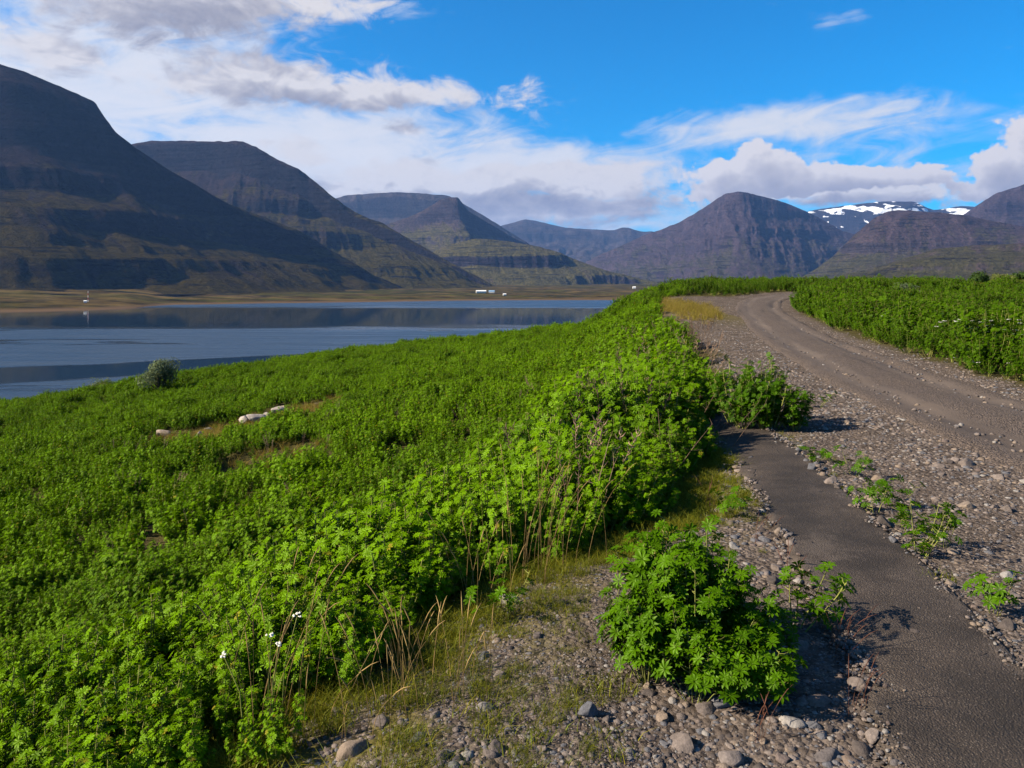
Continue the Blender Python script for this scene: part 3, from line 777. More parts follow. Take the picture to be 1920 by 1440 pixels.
score = (size / r) * (r < 20) * (np.abs(np.degrees(np.arctan2(x, y))) < 32) * (y > 2.7)
big = []; taken = []
for i in np.argsort(-score)[:4000]:
    if all(math.hypot(x[i] - a, y[i] - b) > .05 * r[i] for a, b in taken): big.append(i); taken.append((x[i], y[i]))
    if len(big) == 85: break
big = np.array(big)
small = np.ones(len(x), bool); small[big] = False
gravel = scatter("gravel", np.stack([x, y, z], 1)[small], rot[small], size[small], rg.integers(0, len(PEB), small.sum()), PEB, "grey brown loose gravel covering the road shoulder")
REF = []
def place_stone(u, v, w, flat, lab, k, mat=None, me=None):
    p = hit(u, v); s = w * p[1] / F
    if me is None: REF.append((u, v, lab))
    o = obj("stone" if me is None else "boulder", me or STONE[k % len(STONE)], None, (p[0], p[1], p[2] - .10 * s), (0.05 * (k % 3), 0, k * 1.7), (s, s * .85, s * flat))
    return tag(o, lab, "stone")
for k, (u, v, w, fl, lab) in enumerate([
    (1102, 1340, 44, 1.25, "grey angular stone alone left of the bottom gravel"),
    (1280, 1400, 74, .95, "large flat grey stone at the bottom under the lupin bush"),
    (1348, 1322, 56, .75, "tan oblong stone just below the lupin bush"),
    (1216, 1292, 26, 1.2, "small pale brown stone at the bush's left foot"),
    (1495, 1215, 62, 1.0, "dark boulder in the shadow right of the lupin bush"),
    (1450, 1292, 26, 1.0, "brown stone at the bush's right foot"),
    (1556, 1370, 30, 1.1, "pale grey pointed stone near the asphalt's lower edge"),
    (1525, 1362, 40, .6, "flat brown stone next to the pale pointed stone"),
    (1430, 1392, 24, .9, "round brown pebble stone in the bottom gravel"),
    (1790, 868, 26, 1.1, "white capped stone at the rock cluster by the road"),
    (1812, 872, 42, .9, "long brown stone in the rock cluster by the road"),
    (1778, 868, 22, 1.3, "dark block in the rock cluster by the road"),
    (1765, 890, 28, 1.0, "pale rounded stone just in front of the rock cluster"),
    (1787, 958, 42, .7, "long pinkish stone lying on the shoulder"),
    (1888, 958, 26, 1.1, "dark rounded stone at the shoulder's edge"),
    (1862, 952, 24, 1.0, "brown rounded stone beside the dark rounded one"),
    (1752, 938, 20, .9, "grey cobble near the long pinkish stone"),
    (1880, 1010, 24, .9, "purple dark cobble low on the shoulder"),
    (1890, 1075, 26, 1.0, "brown cobble under the right weeds"),
    (1855, 1090, 40, .6, "flat tan slab stone on the lower shoulder"),
    (1900, 1120, 54, .6, "broad flat tan slab at the right border"),
    (1925, 905, 40, .6, "orange tan slab at the road's edge"),
    (1690, 880, 26, .6, "flat grey stone on the upper shoulder"),
    (830, 1420, 40, .9, "half buried grey stone in the bottom grass"),
    (915, 1415, 36, .8, "pale grey stone near the bottom border"),
    (1590, 795, 30, .9, "brown stone right of the second lupin bush"),
    (1840, 785, 14, .9, "pale stone on the road's middle strip"),
    (1857, 790, 14, .9, "grey stone on the road's middle strip"),
]): place_stone(u, v, w, fl, lab, k)
ORD = ["closest", "second closest", "third closest", "fourth closest", "fifth closest", "sixth closest", "seventh closest", "eighth closest", "ninth closest", "tenth closest", "eleventh closest", "twelfth closest", "thirteenth closest", "fourteenth closest", "fifteenth closest", "sixteenth closest", "seventeenth closest", "eighteenth closest"]
heaps = {}
for i in big:
    u, v = UH + F * x[i] / y[i], VH - F * (z[i] - EYE) / y[i]
    dd = [math.hypot(u - a, v - b) for a, b, _ in REF]; k = int(np.argmin(dd)); du, dv = u - REF[k][0], v - REF[k][1]
    rel = ("left of" if du < 0 else "right of") if abs(du) > abs(dv) else ("behind" if dv < 0 else "in front of")
    heaps.setdefault((k, rel), []).append((dd[k], i))
for (k, rel), lst in heaps.items():
    for n, (_, i) in enumerate(sorted(lst)):
        o = obj("stone", STONE[i % len(STONE)], None, (x[i], y[i], z[i]), rot[i], size[i] * 1.15)
        lab = "%s cobble %s the %s" % (ORD[n] if n < len(ORD) else "far", rel, REF[k][2])
        if len(lab.split()) > 16: lab = lab.replace("in front of", "before").replace(" closest", "")
        tag(o, lab, "stone", "cobbles on the gravel")
BLD = [stone_mesh(70 + i, 3, STB, .7, "boulder") for i in range(4)]
ROCKS = []
for k, (u, v, w, fl, lab) in enumerate([
    (310, 820, 30, .75, "lone slanted pale boulder in the lupin slope"),
    (375, 820, 20, .9, "lower of two pale boulders in the slope"),
    (390, 810, 17, .9, "upper of two pale boulders in the slope"),
    (458, 796, 30, .8, "leftmost boulder of the pale rock row"),
    (485, 792, 40, .6, "broad flat boulder in the pale rock row"),
    (503, 784, 24, .7, "small middle boulder of the pale rock row"),
    (522, 780, 34, .9, "tall right boulder of the pale rock row"),
    (531, 770, 14, 1., "little top boulder of the pale rock row"),
    (593, 760, 8, 1., "tiny pale boulder at the bare strip's end")]):
    o = place_stone(u, v, w * 1.3, fl, lab, k, me=BLD[k % 4]); o.location.z += .26 * w * o.location.y / F; ROCKS.append(o)

# ================================================================== plants
def leaf_material(name, dark, light, yellow=.0, trans=.3, noise_scale=.35, dry=None):
    m, g, b = material(name)
    g.nodes.remove(b)
    r = g.obj_random(); tone = g.attr("tone", "Fac"); p = g.pos()
    n = g.noise(p, noise_scale, 3., .5)
    c = g.mix((tone * .55 + r * .25 + n.ramp(.3, .7) * .45 - .05).sat(), dark, light)
    if yellow: c = g.mix(((tone * 57.3)._m("FRACT")).ramp(1 - yellow, 1 - yellow * .6), c, (.17, .15, .012))
    if dry: c = g.mix((g.noise(p, .9, 4., .6) + (r - .5) * .25).ramp(dry, dry + .12), c, (.13, .085, .03))
    df = g.new("ShaderNodeBsdfDiffuse"); g.put(df, 0, c)
    tr = g.new("ShaderNodeBsdfTranslucent"); g.put(tr, 0, g.mix(.5, c, (light[0] * 1.5, light[1] * 1.3, light[2] * .7)))
    gl = g.new("ShaderNodeBsdfGlossy"); g.put(gl, 1, .42); g.put(gl, 0, (.6, .8, .3, 1))
    m1 = g.new("ShaderNodeMixShader"); g.put(m1, 0, trans); g.put(m1, 1, df.outputs[0]); g.put(m1, 2, tr.outputs[0])
    m2 = g.new("ShaderNodeMixShader"); g.put(m2, 0, .012); g.put(m2, 1, m1.outputs[0]); g.put(m2, 2, gl.outputs[0])
    g.put(g.nodes["Material Output"], 0, m2.outputs[0])
    return m
def plain_material(name, col, rough=.8, var=.3, scale=20.):
    m, g, b = material(name)
    n = g.noise(g.pos(), scale, 4., .6)
    g.put(b, "Base Color", g.tint(g.mix(0.0, col, col), (n + (g.obj_random() - .5) * .3).ramp(.2, .8, 1 - var, 1 + var)))
    g.put(b, "Roughness", rough); g.put(b, "Specular IOR Level", .25)
    return m

LEAF_SLOPE = leaf_material("lupin_leaf", (.009, .031, .0006), (.096, .190, .0006), .02, .16, dry=.74)
LEAF_HERO = leaf_material("lupin_leaf_near", (.007, .027, .0006), (.044, .102, .0008), .0, .14)
LEAF_RIGHT = leaf_material("lupin_leaf_deep", (.007, .024, .0006), (.050, .104, .0008), .0, .14, dry=.74)
STEM = plain_material("lupin_stem", (.16, .17, .035))
STRAW = plain_material("straw", (.19, .125, .042), var=.4)
RED = plain_material("sorrel_red", (.085, .032, .018))
BROWN = plain_material("dead_stem", (.10, .062, .040))
TWIG = plain_material("pale_twig", (.20, .13, .085))
WHITE = plain_material("white_petal", (.50, .48, .42), var=.12)
GRASS = leaf_material("short_grass", (.045, .062, .006), (.13, .14, .012), .25, .3, 3.)
GREYLEAF = leaf_material("willow_leaf", (.045, .060, .030), (.11, .14, .08), .0, .3, 1.)
SHRUB = leaf_material("shrub_leaf", (.018, .040, .010), (.050, .085, .020), .0, .25, 1.)
SHRUBY = leaf_material("shrub_leaf_pale", (.060, .080, .020), (.16, .18, .05), .0, .25, 1.)

def leaflets(nl, lod):
    """one palmate leaf of radius 1, facing +Z"""
    v = []; f = []
    for i in range(nl):
        a = (i / (nl - 1) - .5) * R(300) if nl > 1 else 0
        L = 1 - .28 * abs(i / (nl - 1) - .5) * 2; w = .15 if lod == 0 else .18
        ca, sa = math.cos(a), math.sin(a)
        if lod == 0: pts = [(.04, 0, 0), (.42 * L, w * .8, .17), (.66 * L, w, .17), (.55 * L, 0, .11), (L, 0, .08), (.66 * L, -w, .17), (.42 * L, -w * .8, .17)]
        else: pts = [(.03, 0, 0), (.64 * L, w, .15), (L, 0, .06), (.64 * L, -w, .15)]
        o = len(v)
        v += [(p[0] * ca - p[1] * sa, p[0] * sa + p[1] * ca, p[2]) for p in pts]
        f += [(o, o + 3, o + 1), (o + 1, o + 3, o + 2), (o + 2, o + 3, o + 4), (o, o + 6, o + 3), (o + 6, o + 5, o + 3), (o + 5, o + 4, o + 3)] if lod == 0 else [(o, o + 2, o + 1), (o, o + 3, o + 2)]
    return np.array(v), np.array(f)
def frames(nrm, rg):
    n = nrm / np.linalg.norm(nrm, axis=1, keepdims=True)
    a = rg.normal(size=n.shape); t = np.cross(n, a); t /= np.linalg.norm(t, axis=1, keepdims=True)
    return np.stack([t, np.cross(n, t), n], 2)          # columns
def place_leaves(tv, tf, pos, M, siz):
    v = np.einsum("nij,kj->nki", M, tv) * siz[:, None, None] + pos[:, None, :]
    f = tf[None] + (np.arange(len(pos)) * len(tv))[:, None, None]
    return v.reshape(-1, 3), f.reshape(-1, tf.shape[1])
def tubes(paths, rads, sides=3):
    V = []; Fc = []; o = 0
    for p, r in zip(paths, rads):
        p = np.asarray(p, float); n = len(p); r = np.asarray(r, float) * np.ones(n)
        d = np.gradient(p, axis=0); d /= np.linalg.norm(d, axis=1, keepdims=True) + 1e-9
        a = np.cross(d, [.31, .22, .9]); a /= np.linalg.norm(a, axis=1, keepdims=True) + 1e-9; b = np.cross(d, a)
        for k in range(sides):
            t = 2 * math.pi * k / sides
            V.append(p + (a * math.cos(t) + b * math.sin(t)) * r[:, None])
        for k in range(sides):
            k2 = (k + 1) % sides
            for j in range(n - 1): Fc.append((o + k * n + j, o + k2 * n + j, o + k2 * n + j + 1, o + k * n + j + 1))
        o += sides * n
    return np.concatenate(V), np.array(Fc)

def lupin(seed, stems, per, hgt, rad, leaf, lod, droop=.35, fill=0):
    """leaf arrays and stem arrays of one lupin"""
    rg = np.random.default_rng(seed)
    pos = []; nr = []; paths = []; rads = []
    for i in range(stems):
        a = rg.uniform(0, 6.28); q = math.sqrt(rg.uniform(.02, 1)); H = hgt * rg.uniform(.75, 1.08) * (1 - .42 * q * q)
        tip = np.array([math.cos(a) * q * rad, math.sin(a) * q * rad, H]); b = np.array([math.cos(a), math.sin(a), 0]) * q * rad * .18
        t = np.linspace(0, 1, 5)[:, None]
        st = b + (tip - b) * t + np.array([math.cos(a), math.sin(a), 0]) * (np.sin(t * 3.14) * .10 * q * rad)
        st[0, 2] = -.03
        paths.append(st); rads.append(np.linspace(.006, .003, 5) * (hgt / .65))
        for j in range(per):
            w = .25 + .75 * (j + rg.random()) / per
            c = np.array([np.interp(w, t[:, 0], st[:, k]) for k in range(3)])
            b2 = rg.uniform(0, 6.28); o = np.array([math.cos(b2), math.sin(b2), rg.uniform(-.1, .75)]); o /= np.linalg.norm(o)
            pl = leaf * rg.uniform(.7, 1.7) * (1.25 - .6 * w)
            e = c + o * pl; e[2] = max(e[2], .03)
            pos.append(e); nr.append(o * .55 + np.array([math.cos(a) * q * .5, math.sin(a) * q * .5, .70]) + np.array(SUN_DIR) * .55 + rg.normal(0, .28, 3))
            if lod == 0: paths.append(np.array([c, c + o * pl * .55 + [0, 0, -.005], e])); rads.append([.0022, .0018, .0014])
    pos = np.array(pos); nr = np.array(nr)
    siz = leaf * rg.uniform(.65, 1.2, len(pos))
    tv, tf = leaflets(8 if lod == 0 else 7, 0 if lod == 0 else 1)
    v, f = place_leaves(tv, tf, pos, frames(nr, rg), siz)
    tone = np.repeat(rg.random(len(pos)), len(tv))
    return (v, f, tone), tubes(paths, rads)
def lupin_multi(seed, lst, leaf):
    L = []; T = []; nv = nt = 0; tone = []
    for k, (dx, dy, st, per, h, rd) in enumerate(lst):
        (v, f, t), (sv, sf) = lupin(seed + k, st, per, h, rd, leaf, 0)
        L.append((v + [dx, dy, 0], f + nv)); nv += len(v); tone.append(t); T.append((sv + [dx, dy, 0], sf + nt)); nt += len(sv)
    return ((np.vstack([a for a, _ in L]), np.vstack([b for _, b in L]), np.concatenate(tone)), (np.vstack([a for a, _ in T]), np.vstack([b for _, b in T])))
def foliage_mesh(name, lv, mat):
    me = mesh(name, lv[0], lv[1], mat); fattr(me, "tone", lv[2]); return me
def merged(name, lv, sv, m1, m2):
    q = np.concatenate([sv[1][:, [0, 1, 2]], sv[1][:, [0, 2, 3]]])
    me = mesh(name, np.vstack([lv[0], sv[0]]), np.vstack([lv[1], q + len(lv[0])]), m1)
    me.materials.append(m2)
    me.polygons.foreach_set("material_index", np.concatenate([np.zeros(len(lv[1]), np.int32), np.ones(len(q), np.int32)]))
    fattr(me, "tone", np.concatenate([lv[2], np.zeros(len(sv[0]))])); return me

NEAR = [merged("lupin_near", *lupin(200 + i, 13, 24, .62, .30, .035, 0), LEAF_SLOPE, STEM) for i in range(5)]
MIDL = [merged("lupin_mid", *lupin(220 + i, 14, 30, .62, .36, .035, 1), LEAF_SLOPE, STEM) for i in range(5)]
RGHT = [merged("lupin_right", *lupin(240 + i, 14, 26, .68, .38, .039, 1), LEAF_RIGHT, STEM) for i in range(5)]

def bare(x, y):
    """how far the lupins are stunted here: the stony strip and a few openings"""
    k = np.zeros_like(x)
    for o in ROCKS:
        rx, ry = o.location.x, o.location.y; L = math.hypot(rx, ry); ux, uy = rx / L, ry / L
        a = (x - rx) * ux + (y - ry) * uy; c = (x - rx) * uy - (y - ry) * ux
        k = np.maximum(k, sm(1.15, .6, np.abs(c)) * sm(-4.8, -3.4, a) * sm(1.5, .6, a))
    for (u, v, w, d) in [(535, 860, 1.3, 2.2), (570, 775, 1.6, 2.5), (1650, 550, 2.5, 5.0), (1690, 556, 2.0, 5.0)]:
        p = hit(u, v); k = np.maximum(k, sm(1.3, .6, np.hypot((x - p[0]) / w, (y - p[1]) / d)))
    return k
def lupin_field(name, n, r0, r1, a0, a1, protos, size, side, label, seed):
    rg = np.random.default_rng(seed)
    r = np.sqrt(rg.uniform(r0**2, r1**2, n)); a = rg.uniform(R(a0), R(a1), n)
    x, y = np.sin(a) * r, np.cos(a) * r
    lm = lupin_mask(x, y); off, _ = lateral(x, y, ROADL)
    keep = (lm > .12) & ((off > 0) if side > 0 else (off < 0)) & (y > .3)
    keep &= ~((x > 62) & (y > 92 + 6 * pn(x * .1, y * .1))) & ~((x / np.maximum(y, 1) > .55 + .02 * pn(y * .2, x * .1)) & (y > 58))
    hero = np.hypot(x - .85, y - 3.35) < .8
    keep &= ~hero
    x, y, r, lm = x[keep], y[keep], r[keep], lm[keep]
    b = bare(x, y)
    s = size * (.80 + .55 * fbm(x * .42, y * .42, 3, seed) + .75 * fbm(x * 1.0, y * 1.0, 2, seed + 8) + rg.normal(0, .10, len(x))) * (1 - .72 * b)
    s = s * (.62 + .38 * sm(.0, .9, lm))
    if side > 0: s = s * (1 + .35 * sm(9, 1.0, lm))
    if side < 0: s = s * (1 + .55 * sm(4.6, 6.0, y) * sm(34, 22, y) * sm(3.6, 1.6, s_left(x, y)) * sm(.0, .7, s_left(x, y)))
    keep = (b < .9) | (rg.random(len(x)) < .25)
    keep &= fbm(x * .9, y * .9, 2, seed + 4) > -.62
    x, y, s = x[keep], y[keep], np.clip(s[keep], .18, 1.7)
    z = height(x, y)
    lean = np.stack([rg.normal(0, .12, len(x)), rg.normal(0, .12, len(x)), rg.uniform(-.6, .6, len(x))], 1)
    print(name, len(x))
    return np.stack([x, y, z], 1), lean, s, rg.integers(0, len(protos), len(x)), lm[keep]

pts, rot, s, idx, lm = lupin_field("near", 9500, 1.6, 13.5, -50, 42, NEAR, .92, -1, "", 301)
rr = np.hypot(pts[:, 0], pts[:, 1])
front = (lm < .75) & (np.abs(np.degrees(np.arctan2(pts[:, 0], pts[:, 1]))) < 33)
front = np.nonzero(front)[0]; front = front[np.argsort(rr[front])][:90]
mask = np.ones(len(pts), bool); mask[front] = False
scatter("lupin_cover", pts[mask], rot[mask], s[mask], idx[mask], NEAR, "dense green lupins covering the bank close by")
def lupin_thing(name, parts, loc, rot, scl, label, group=None):
    e = bpy.data.objects.new(name, None); COL.objects.link(e); e.empty_display_size = .1
    e.location = loc; e.rotation_euler = rot; e.scale = (scl,) * 3
    tag(e, label, "plant", group)
    obj("foliage", parts[0], e); obj("stem", parts[1], e)
    return e
def lupin_parts(seed, *a, mat=LEAF_SLOPE, **k):
    lv, sv = lupin(seed, *a, **k)
    return foliage_mesh("foliage", lv, mat), mesh("stem", sv[0], sv[1], STEM)
EDGE = [lupin_parts(260 + i, 13, 23, .62, .30, .036, 0, mat=LEAF_SLOPE) for i in range(4)]
for i in front:
    yy = pts[i][1]
    lab, gr = (("green lupin at the bottom border beside the low straw grass", "lupins by the low straw grass") if yy < 3.0 else
               ("green lupin between the low straw grass and the tall straw", "lupins between the straw grasses") if yy < 4.0 else
               ("green lupin around the tallest straw clump", "lupins around the tall straw") if yy < 5.0 else
               ("green lupin behind the big foreground bush at the bank's rim", "lupins behind the big bush"))
    lupin_thing("lupin_plant", EDGE[int(idx[i]) % 4], pts[i], rot[i], float(s[i]), lab, gr)
pts, rot, s, idx, lm = lupin_field("slope", 30000, 13.5, 100, -42, 12, MIDL, 1.08, -1, "", 302)
scatter("lupin_cover", pts, rot, s, idx, MIDL, "bright green lupins covering the slope down to the fjord")
pts, rot, s, idx, lm = lupin_field("right", 26000, 9, 125, 10, 42, RGHT, 1.10, 1, "", 303)
p3, r3_, s3, i3, _ = lupin_field("beyond", 15000, 45, 130, 6, 42, RGHT, 1.15, -1, "", 304)
scatter("lupin_cover", p3, r3_, s3, i3, RGHT, "lupins along the skyline behind the road's bend")
scatter("lupin_cover", pts, rot, s, idx, RGHT, "deep green lupins filling the ground beyond the road")
# ================================================================== single plants and things
def empty_at(name, loc, label, cat, group=None, rz=0.0, scl=1.0):
    e = bpy.data.objects.new(name, None); COL.objects.link(e); e.empty_display_size = .1
    e.location = loc; e.rotation_euler = (0, 0, rz); e.scale = (scl,) * 3
    return tag(e, label, cat, group)

# the big lupin bush on the gravel, in the middle foreground
p = hit(1300, 1285)
def multi_parts(seed, lst, leaf):
    lv, sv = lupin_multi(seed, lst, leaf)
    return foliage_mesh("foliage", lv, LEAF_HERO), mesh("stem", sv[0], sv[1], STEM)
lupin_thing("lupin_bush", multi_parts(400, [(0, 0, 34, 24, .58, .30), (-.24, -.06, 18, 20, .42, .24), (.20, -.22, 16, 18, .30, .22), (.12, .22, 20, 22, .66, .24), (-.06, -.24, 14, 16, .34, .22), (.30, .04, 12, 18, .40, .18)], .046), (p[0] + .03, p[1] + .10, p[2]), (0, 0, 0), .85, "big leafy lupin bush standing on the gravel left of the path")
p2 = hit(1240, 1090)
lupin_thing("lupin_bush", lupin_parts(405, 26, 20, .50, .30, .045, 0, mat=LEAF_HERO), (p[0] - .02, p[1] + .55, p[2]), (.1, -.1, 1.4), 1.0, "smaller lupin clump right behind the big foreground bush")
p = hit(1505, 1180)
lupin_thing("lupin_plant", lupin_parts(402, 5, 10, .52, .16, .055, 0, mat=LEAF_HERO), (p[0] - .02, p[1], p[2]), (-.12, .42, 0), .92, "single lupin leaning right over the asphalt path")
p = hit(1440, 820)
lupin_thing("lupin_bush", multi_parts(430, [(0, 0, 34, 22, .80, .34), (-.26, .05, 18, 20, .62, .26), (.28, -.05, 20, 20, .58, .28), (.1, .3, 20, 20, .86, .28)], .044), (p[0] + .08, p[1] + .25, p[2]), (0, 0, 0), 1.0, "round lupin bush at the upper end of the asphalt path")
lupin_thing("lupin_bush", lupin_parts(404, 24, 18, .80, .34, .050, 0, mat=LEAF_HERO), (p[0] - .15, p[1] + .75, p[2]), (0, 0, 1.), 1.0, "lupin clump just behind the round bush by the path")
for k, (u, v, w, lab) in enumerate([
    (1600, 890, .30, "low green weed on the shoulder beside the path's upper edge"),
    (1640, 965, .26, "small lupin seedling at the bend of the path edge"),
    (1672, 950, .26, "upright seedling just above the path's right edge"),
    (1720, 1045, .36, "widest low weed patch on the path's right edge"),
    (1770, 1030, .26, "lupin seedling right of the widest weed patch"),
    (1690, 1040, .24, "lupin seedling left of the widest weed patch"),
    (1865, 1150, .26, "small upright seedling on the lower right gravel"),
    (1380, 965, .22, "seedling at the left edge of the path above the bush"),
    (1525, 870, .18, "tiny seedling at the top corner of the path"),
    (1695, 1000, .2, "small seedling between the path edge weeds"),
    (1175, 1165, .2, "seedling at the left foot of the big lupin bush"),
    (930, 1150, .30, "lupin plant growing in front of the tall straw grass"),
    (540, 1310, .40, "lupin plant in the dark hollow at lower left"),
    (640, 1270, .36, "lupin plant beside the mossy grass at lower left"),
    (1530, 765, .3, "weed sprig right of the round bush"),
    (1760, 668, .45, "low lupin mat creeping onto the far verge")]):
    p = hit(u, v); lupin_thing("lupin_seedling", lupin_parts(420 + k, 4, 6, w, w * .75, .046, 0, mat=LEAF_HERO), p, (0, 0, k), 1.0, lab)

# ---- grass
def grass_tuft(seed, n, h, rad, w, lean=.5, segs=3):
    rg = np.random.default_rng(seed); V = []; Fc = []; T = []; o = 0
    for _ in range(n):
        a = rg.uniform(0, 6.28); q = rad * math.sqrt(rg.random()); b = np.array([math.cos(a) * q, math.sin(a) * q, 0])
        d = rg.normal(0, lean, 2); H = h * rg.uniform(.5, 1.1); s = rg.uniform(0, 6.28); side = np.array([math.cos(s), math.sin(s), 0]) * w
        for k in range(segs):
            t = k / (segs - 1); c = b + np.array([d[0] * t * t * H, d[1] * t * t * H, H * t * (1 - .15 * t)])
            V += [c - side * (1 - t * .92), c + side * (1 - t * .92)]
        for k in range(segs - 1): Fc += [(o + 2 * k, o + 2 * k + 1, o + 2 * k + 3), (o + 2 * k, o + 2 * k + 3, o + 2 * k + 2)]
        T += [rg.random()] * (2 * segs); o += 2 * segs
    return np.array(V), np.array(Fc), np.array(T)
TUFT = [foliage_mesh("tuft", grass_tuft(500 + i, 46, .11, .09, .0022, .8), GRASS) for i in range(4)]
rg = np.random.default_rng(77)
x = rg.uniform(-2.6, 3.0, 15000); y = rg.uniform(1.7, 9.0, 15000)
s = s_left(x, y); pat = fbm(x * 2.1, y * 2.1, 3, 71)
keep = (s > -.85) & (s < .7) & (rg.random(15000) < sm(-.80, -.1, s + .9 * pat) * .8) & (pat > -.2)
x, y = x[keep], y[keep]; print("grass", len(x))
scatter("grass", np.stack([x, y, height(x, y) - .004], 1), np.stack([x * 0, x * 0, rg.uniform(0, 6, len(x))], 1), rg.uniform(.35, 1.0, len(x)) * (.55 + .6 * sm(-.5, .3, s_left(x, y))), rg.integers(0, 4, len(x)), TUFT, "short yellow green grass and moss along the lupins' foot")
# straw coloured grass where the road bends and in the openings
DRYT = [foliage_mesh("dry_tuft", grass_tuft(520 + i, 40, .30, .16, .005, .6), leaf_material("dry_grass", (.11, .09, .02), (.24, .17, .045), .3, .25, 2.)) for i in range(1)]
xs, ys = [], []
for (cx, cy, sx, sy, n) in [(8.75, 40, 1.3, 5.5, 420), (96, 128, 32, 22, 2600), (52, 84, 14, 16, 2200), (21, 60, 4, 3, 60)]:
    xs.append(rg.normal(cx, sx * .6, n)); ys.append(rg.normal(cy, sy * .6, n))
for o in ROCKS: xs.append(rg.normal(o.location.x, .9, 22)); ys.append(rg.normal(o.location.y - 1.0, 1.1, 22))
for (u, v) in [(535, 860), (570, 775), (1650, 550), (1710, 560)]:
    q = hit(u, v); xs.append(rg.normal(q[0], .8, 40)); ys.append(rg.normal(q[1], 1.4, 40))
x, y = np.concatenate(xs), np.concatenate(ys)
ok = (np.abs(lateral(x, y, ROADL)[0]) > 2.0) & ((x < 25) | (x / y > .53)); x, y = x[ok], y[ok]
scatter("dry_grass", np.stack([x, y, height(x, y)], 1), np.stack([x * 0, x * 0, rg.uniform(0, 6, len(x))], 1), rg.uniform(.5, 1.3, len(x)) * (1 + .7 * sm(60, 110, y)), x.astype(int) * 0, DRYT, "straw yellow grass on the bend and the far knoll")

def single_tuft(u, v, w, h, lab, k, mat=GRASS, n=90):
    p = hit(u, v)
    o = obj("grass_tuft", foliage_mesh("grass_tuft", grass_tuft(540 + k, n, h, w, .0022, .8), mat), None, p)
    return tag(o, lab, "grass")
for k, a in enumerate([(1178, 1070, .10, .07, "yellow green tuft on the gravel left of the big bush"), (1210, 1045, .09, .07, "grass tuft just above the yellow green one"),
    (1010, 1350, .16, .06, "long mossy grass patch on the lower gravel"), (960, 1385, .13, .06, "mossy patch below the long grass patch"),
    (1150, 1400, .11, .06, "grass tuft near the bottom left of the flat grey stone"), (1160, 1290, .10, .06, "thin grass tuft under the bush's left foot"),
    (1090, 1290, .09, .05, "small mossy tuft above the grey angular stone"), (900, 1330, .12, .06, "mossy patch where the gravel meets the straw"),
    (1600, 1100, .06, .05, "grass tuft at the leaning lupin's foot"), (1760, 1090, .10, .06, "pale grass tuft on the path's right edge")]):
    single_tuft(*a, k=k)

# ---- tall straw grass with seed heads
def stalks(name, base, n, h, rad, lab, seed, lean=(.1, 0), mat=STRAW, head=True, cat="grass", thick=.0017):
    rg = np.random.default_rng(seed); e = empty_at(name, base, lab, cat)
    paths = []; rads = []; hp = []; hr = []
    for _ in range(n):
        q = rg.normal(0, rad, 2); H = h * rg.uniform(.6, 1.1); d = rg.normal(0, .20, 2) + lean
        t = np.linspace(0, 1, 6)[:, None]; b = np.array([q[0], q[1], -.02])
        pth = b + np.concatenate([d[0] * t**2 * H, d[1] * t**2 * H, H * t], 1)
        paths.append(pth); rads.append(np.linspace(thick, thick * .5, 6))
        if head:
            dr = pth[-1] - pth[-2]; dr /= np.linalg.norm(dr); c = pth[-1]
            hp.append(np.array([c, c + dr * .03, c + dr * .07 + [d[0] * .01, d[1] * .01, -.003], c + dr * .10 + [d[0] * .03, d[1] * .03, -.01]])); hr.append([.0008, .0026, .0022, .0007] if mat is STRAW else [.0006, .0017, .0014, .0005])
    obj("stalk", mesh("stalk", *tubes(paths, rads), mat), e)
    if head: obj("seed_head", mesh("seed_head", *tubes(hp, hr, 4), STRAW if mat is STRAW else RED), e)
    return e
pb = hit(1010, 1085)
stalks("straw_grass", (pb[0] + .05, pb[1] + .12, pb[2]), 26, .62, .12, "tallest clump of straw grass before the lupins in the centre", 600, (.08, 0))
stalks("straw_grass", (pb[0] - .30, pb[1] - .25, pb[2] - .05), 14, .42, .10, "shorter straw grass left of the tallest clump", 601, (-.1, 0))
pb = hit(500, 1400)
stalks("straw_grass", (pb[0], pb[1] + .1, pb[2]), 18, .58, .07, "thin straw grass in the dark hollow at lower left", 602)
pb = hit(820, 1290)
stalks("straw_grass", (pb[0], pb[1], pb[2]), 26, .30, .14, "low straw grass at the gravel's mossy corner", 603, (-.08, 0))
pb = hit(720, 1340)
stalks("straw_grass", (pb[0], pb[1], pb[2]), 20, .26, .12, "low straw grass at the bottom beside the lupins", 604, (.05, 0))
for k, (u, v, h, lab) in enumerate([(1568, 1238, .16, "red sorrel stalks in the shadow beside the path"), (1608, 1338, .16, "red sorrel stalks at the path's lower left edge"), (1480, 1120, .22, "red sorrel stalks between bush and leaning lupin"),
    (1560, 1230, .15, "red sorrel stalk right of the dark boulder"), (1420, 1020, .14, "red sorrel stalks behind the big bush"), (1425, 1385, .12, "thin sorrel sprig in the bottom gravel"), (1330, 960, .2, "red sorrel stalks under the lupins by the path")]):
    p = hit(u, v); stalks("red_sorrel", p, 6, h, .03, lab, 620 + k, mat=RED, cat="plant", thick=.0011)
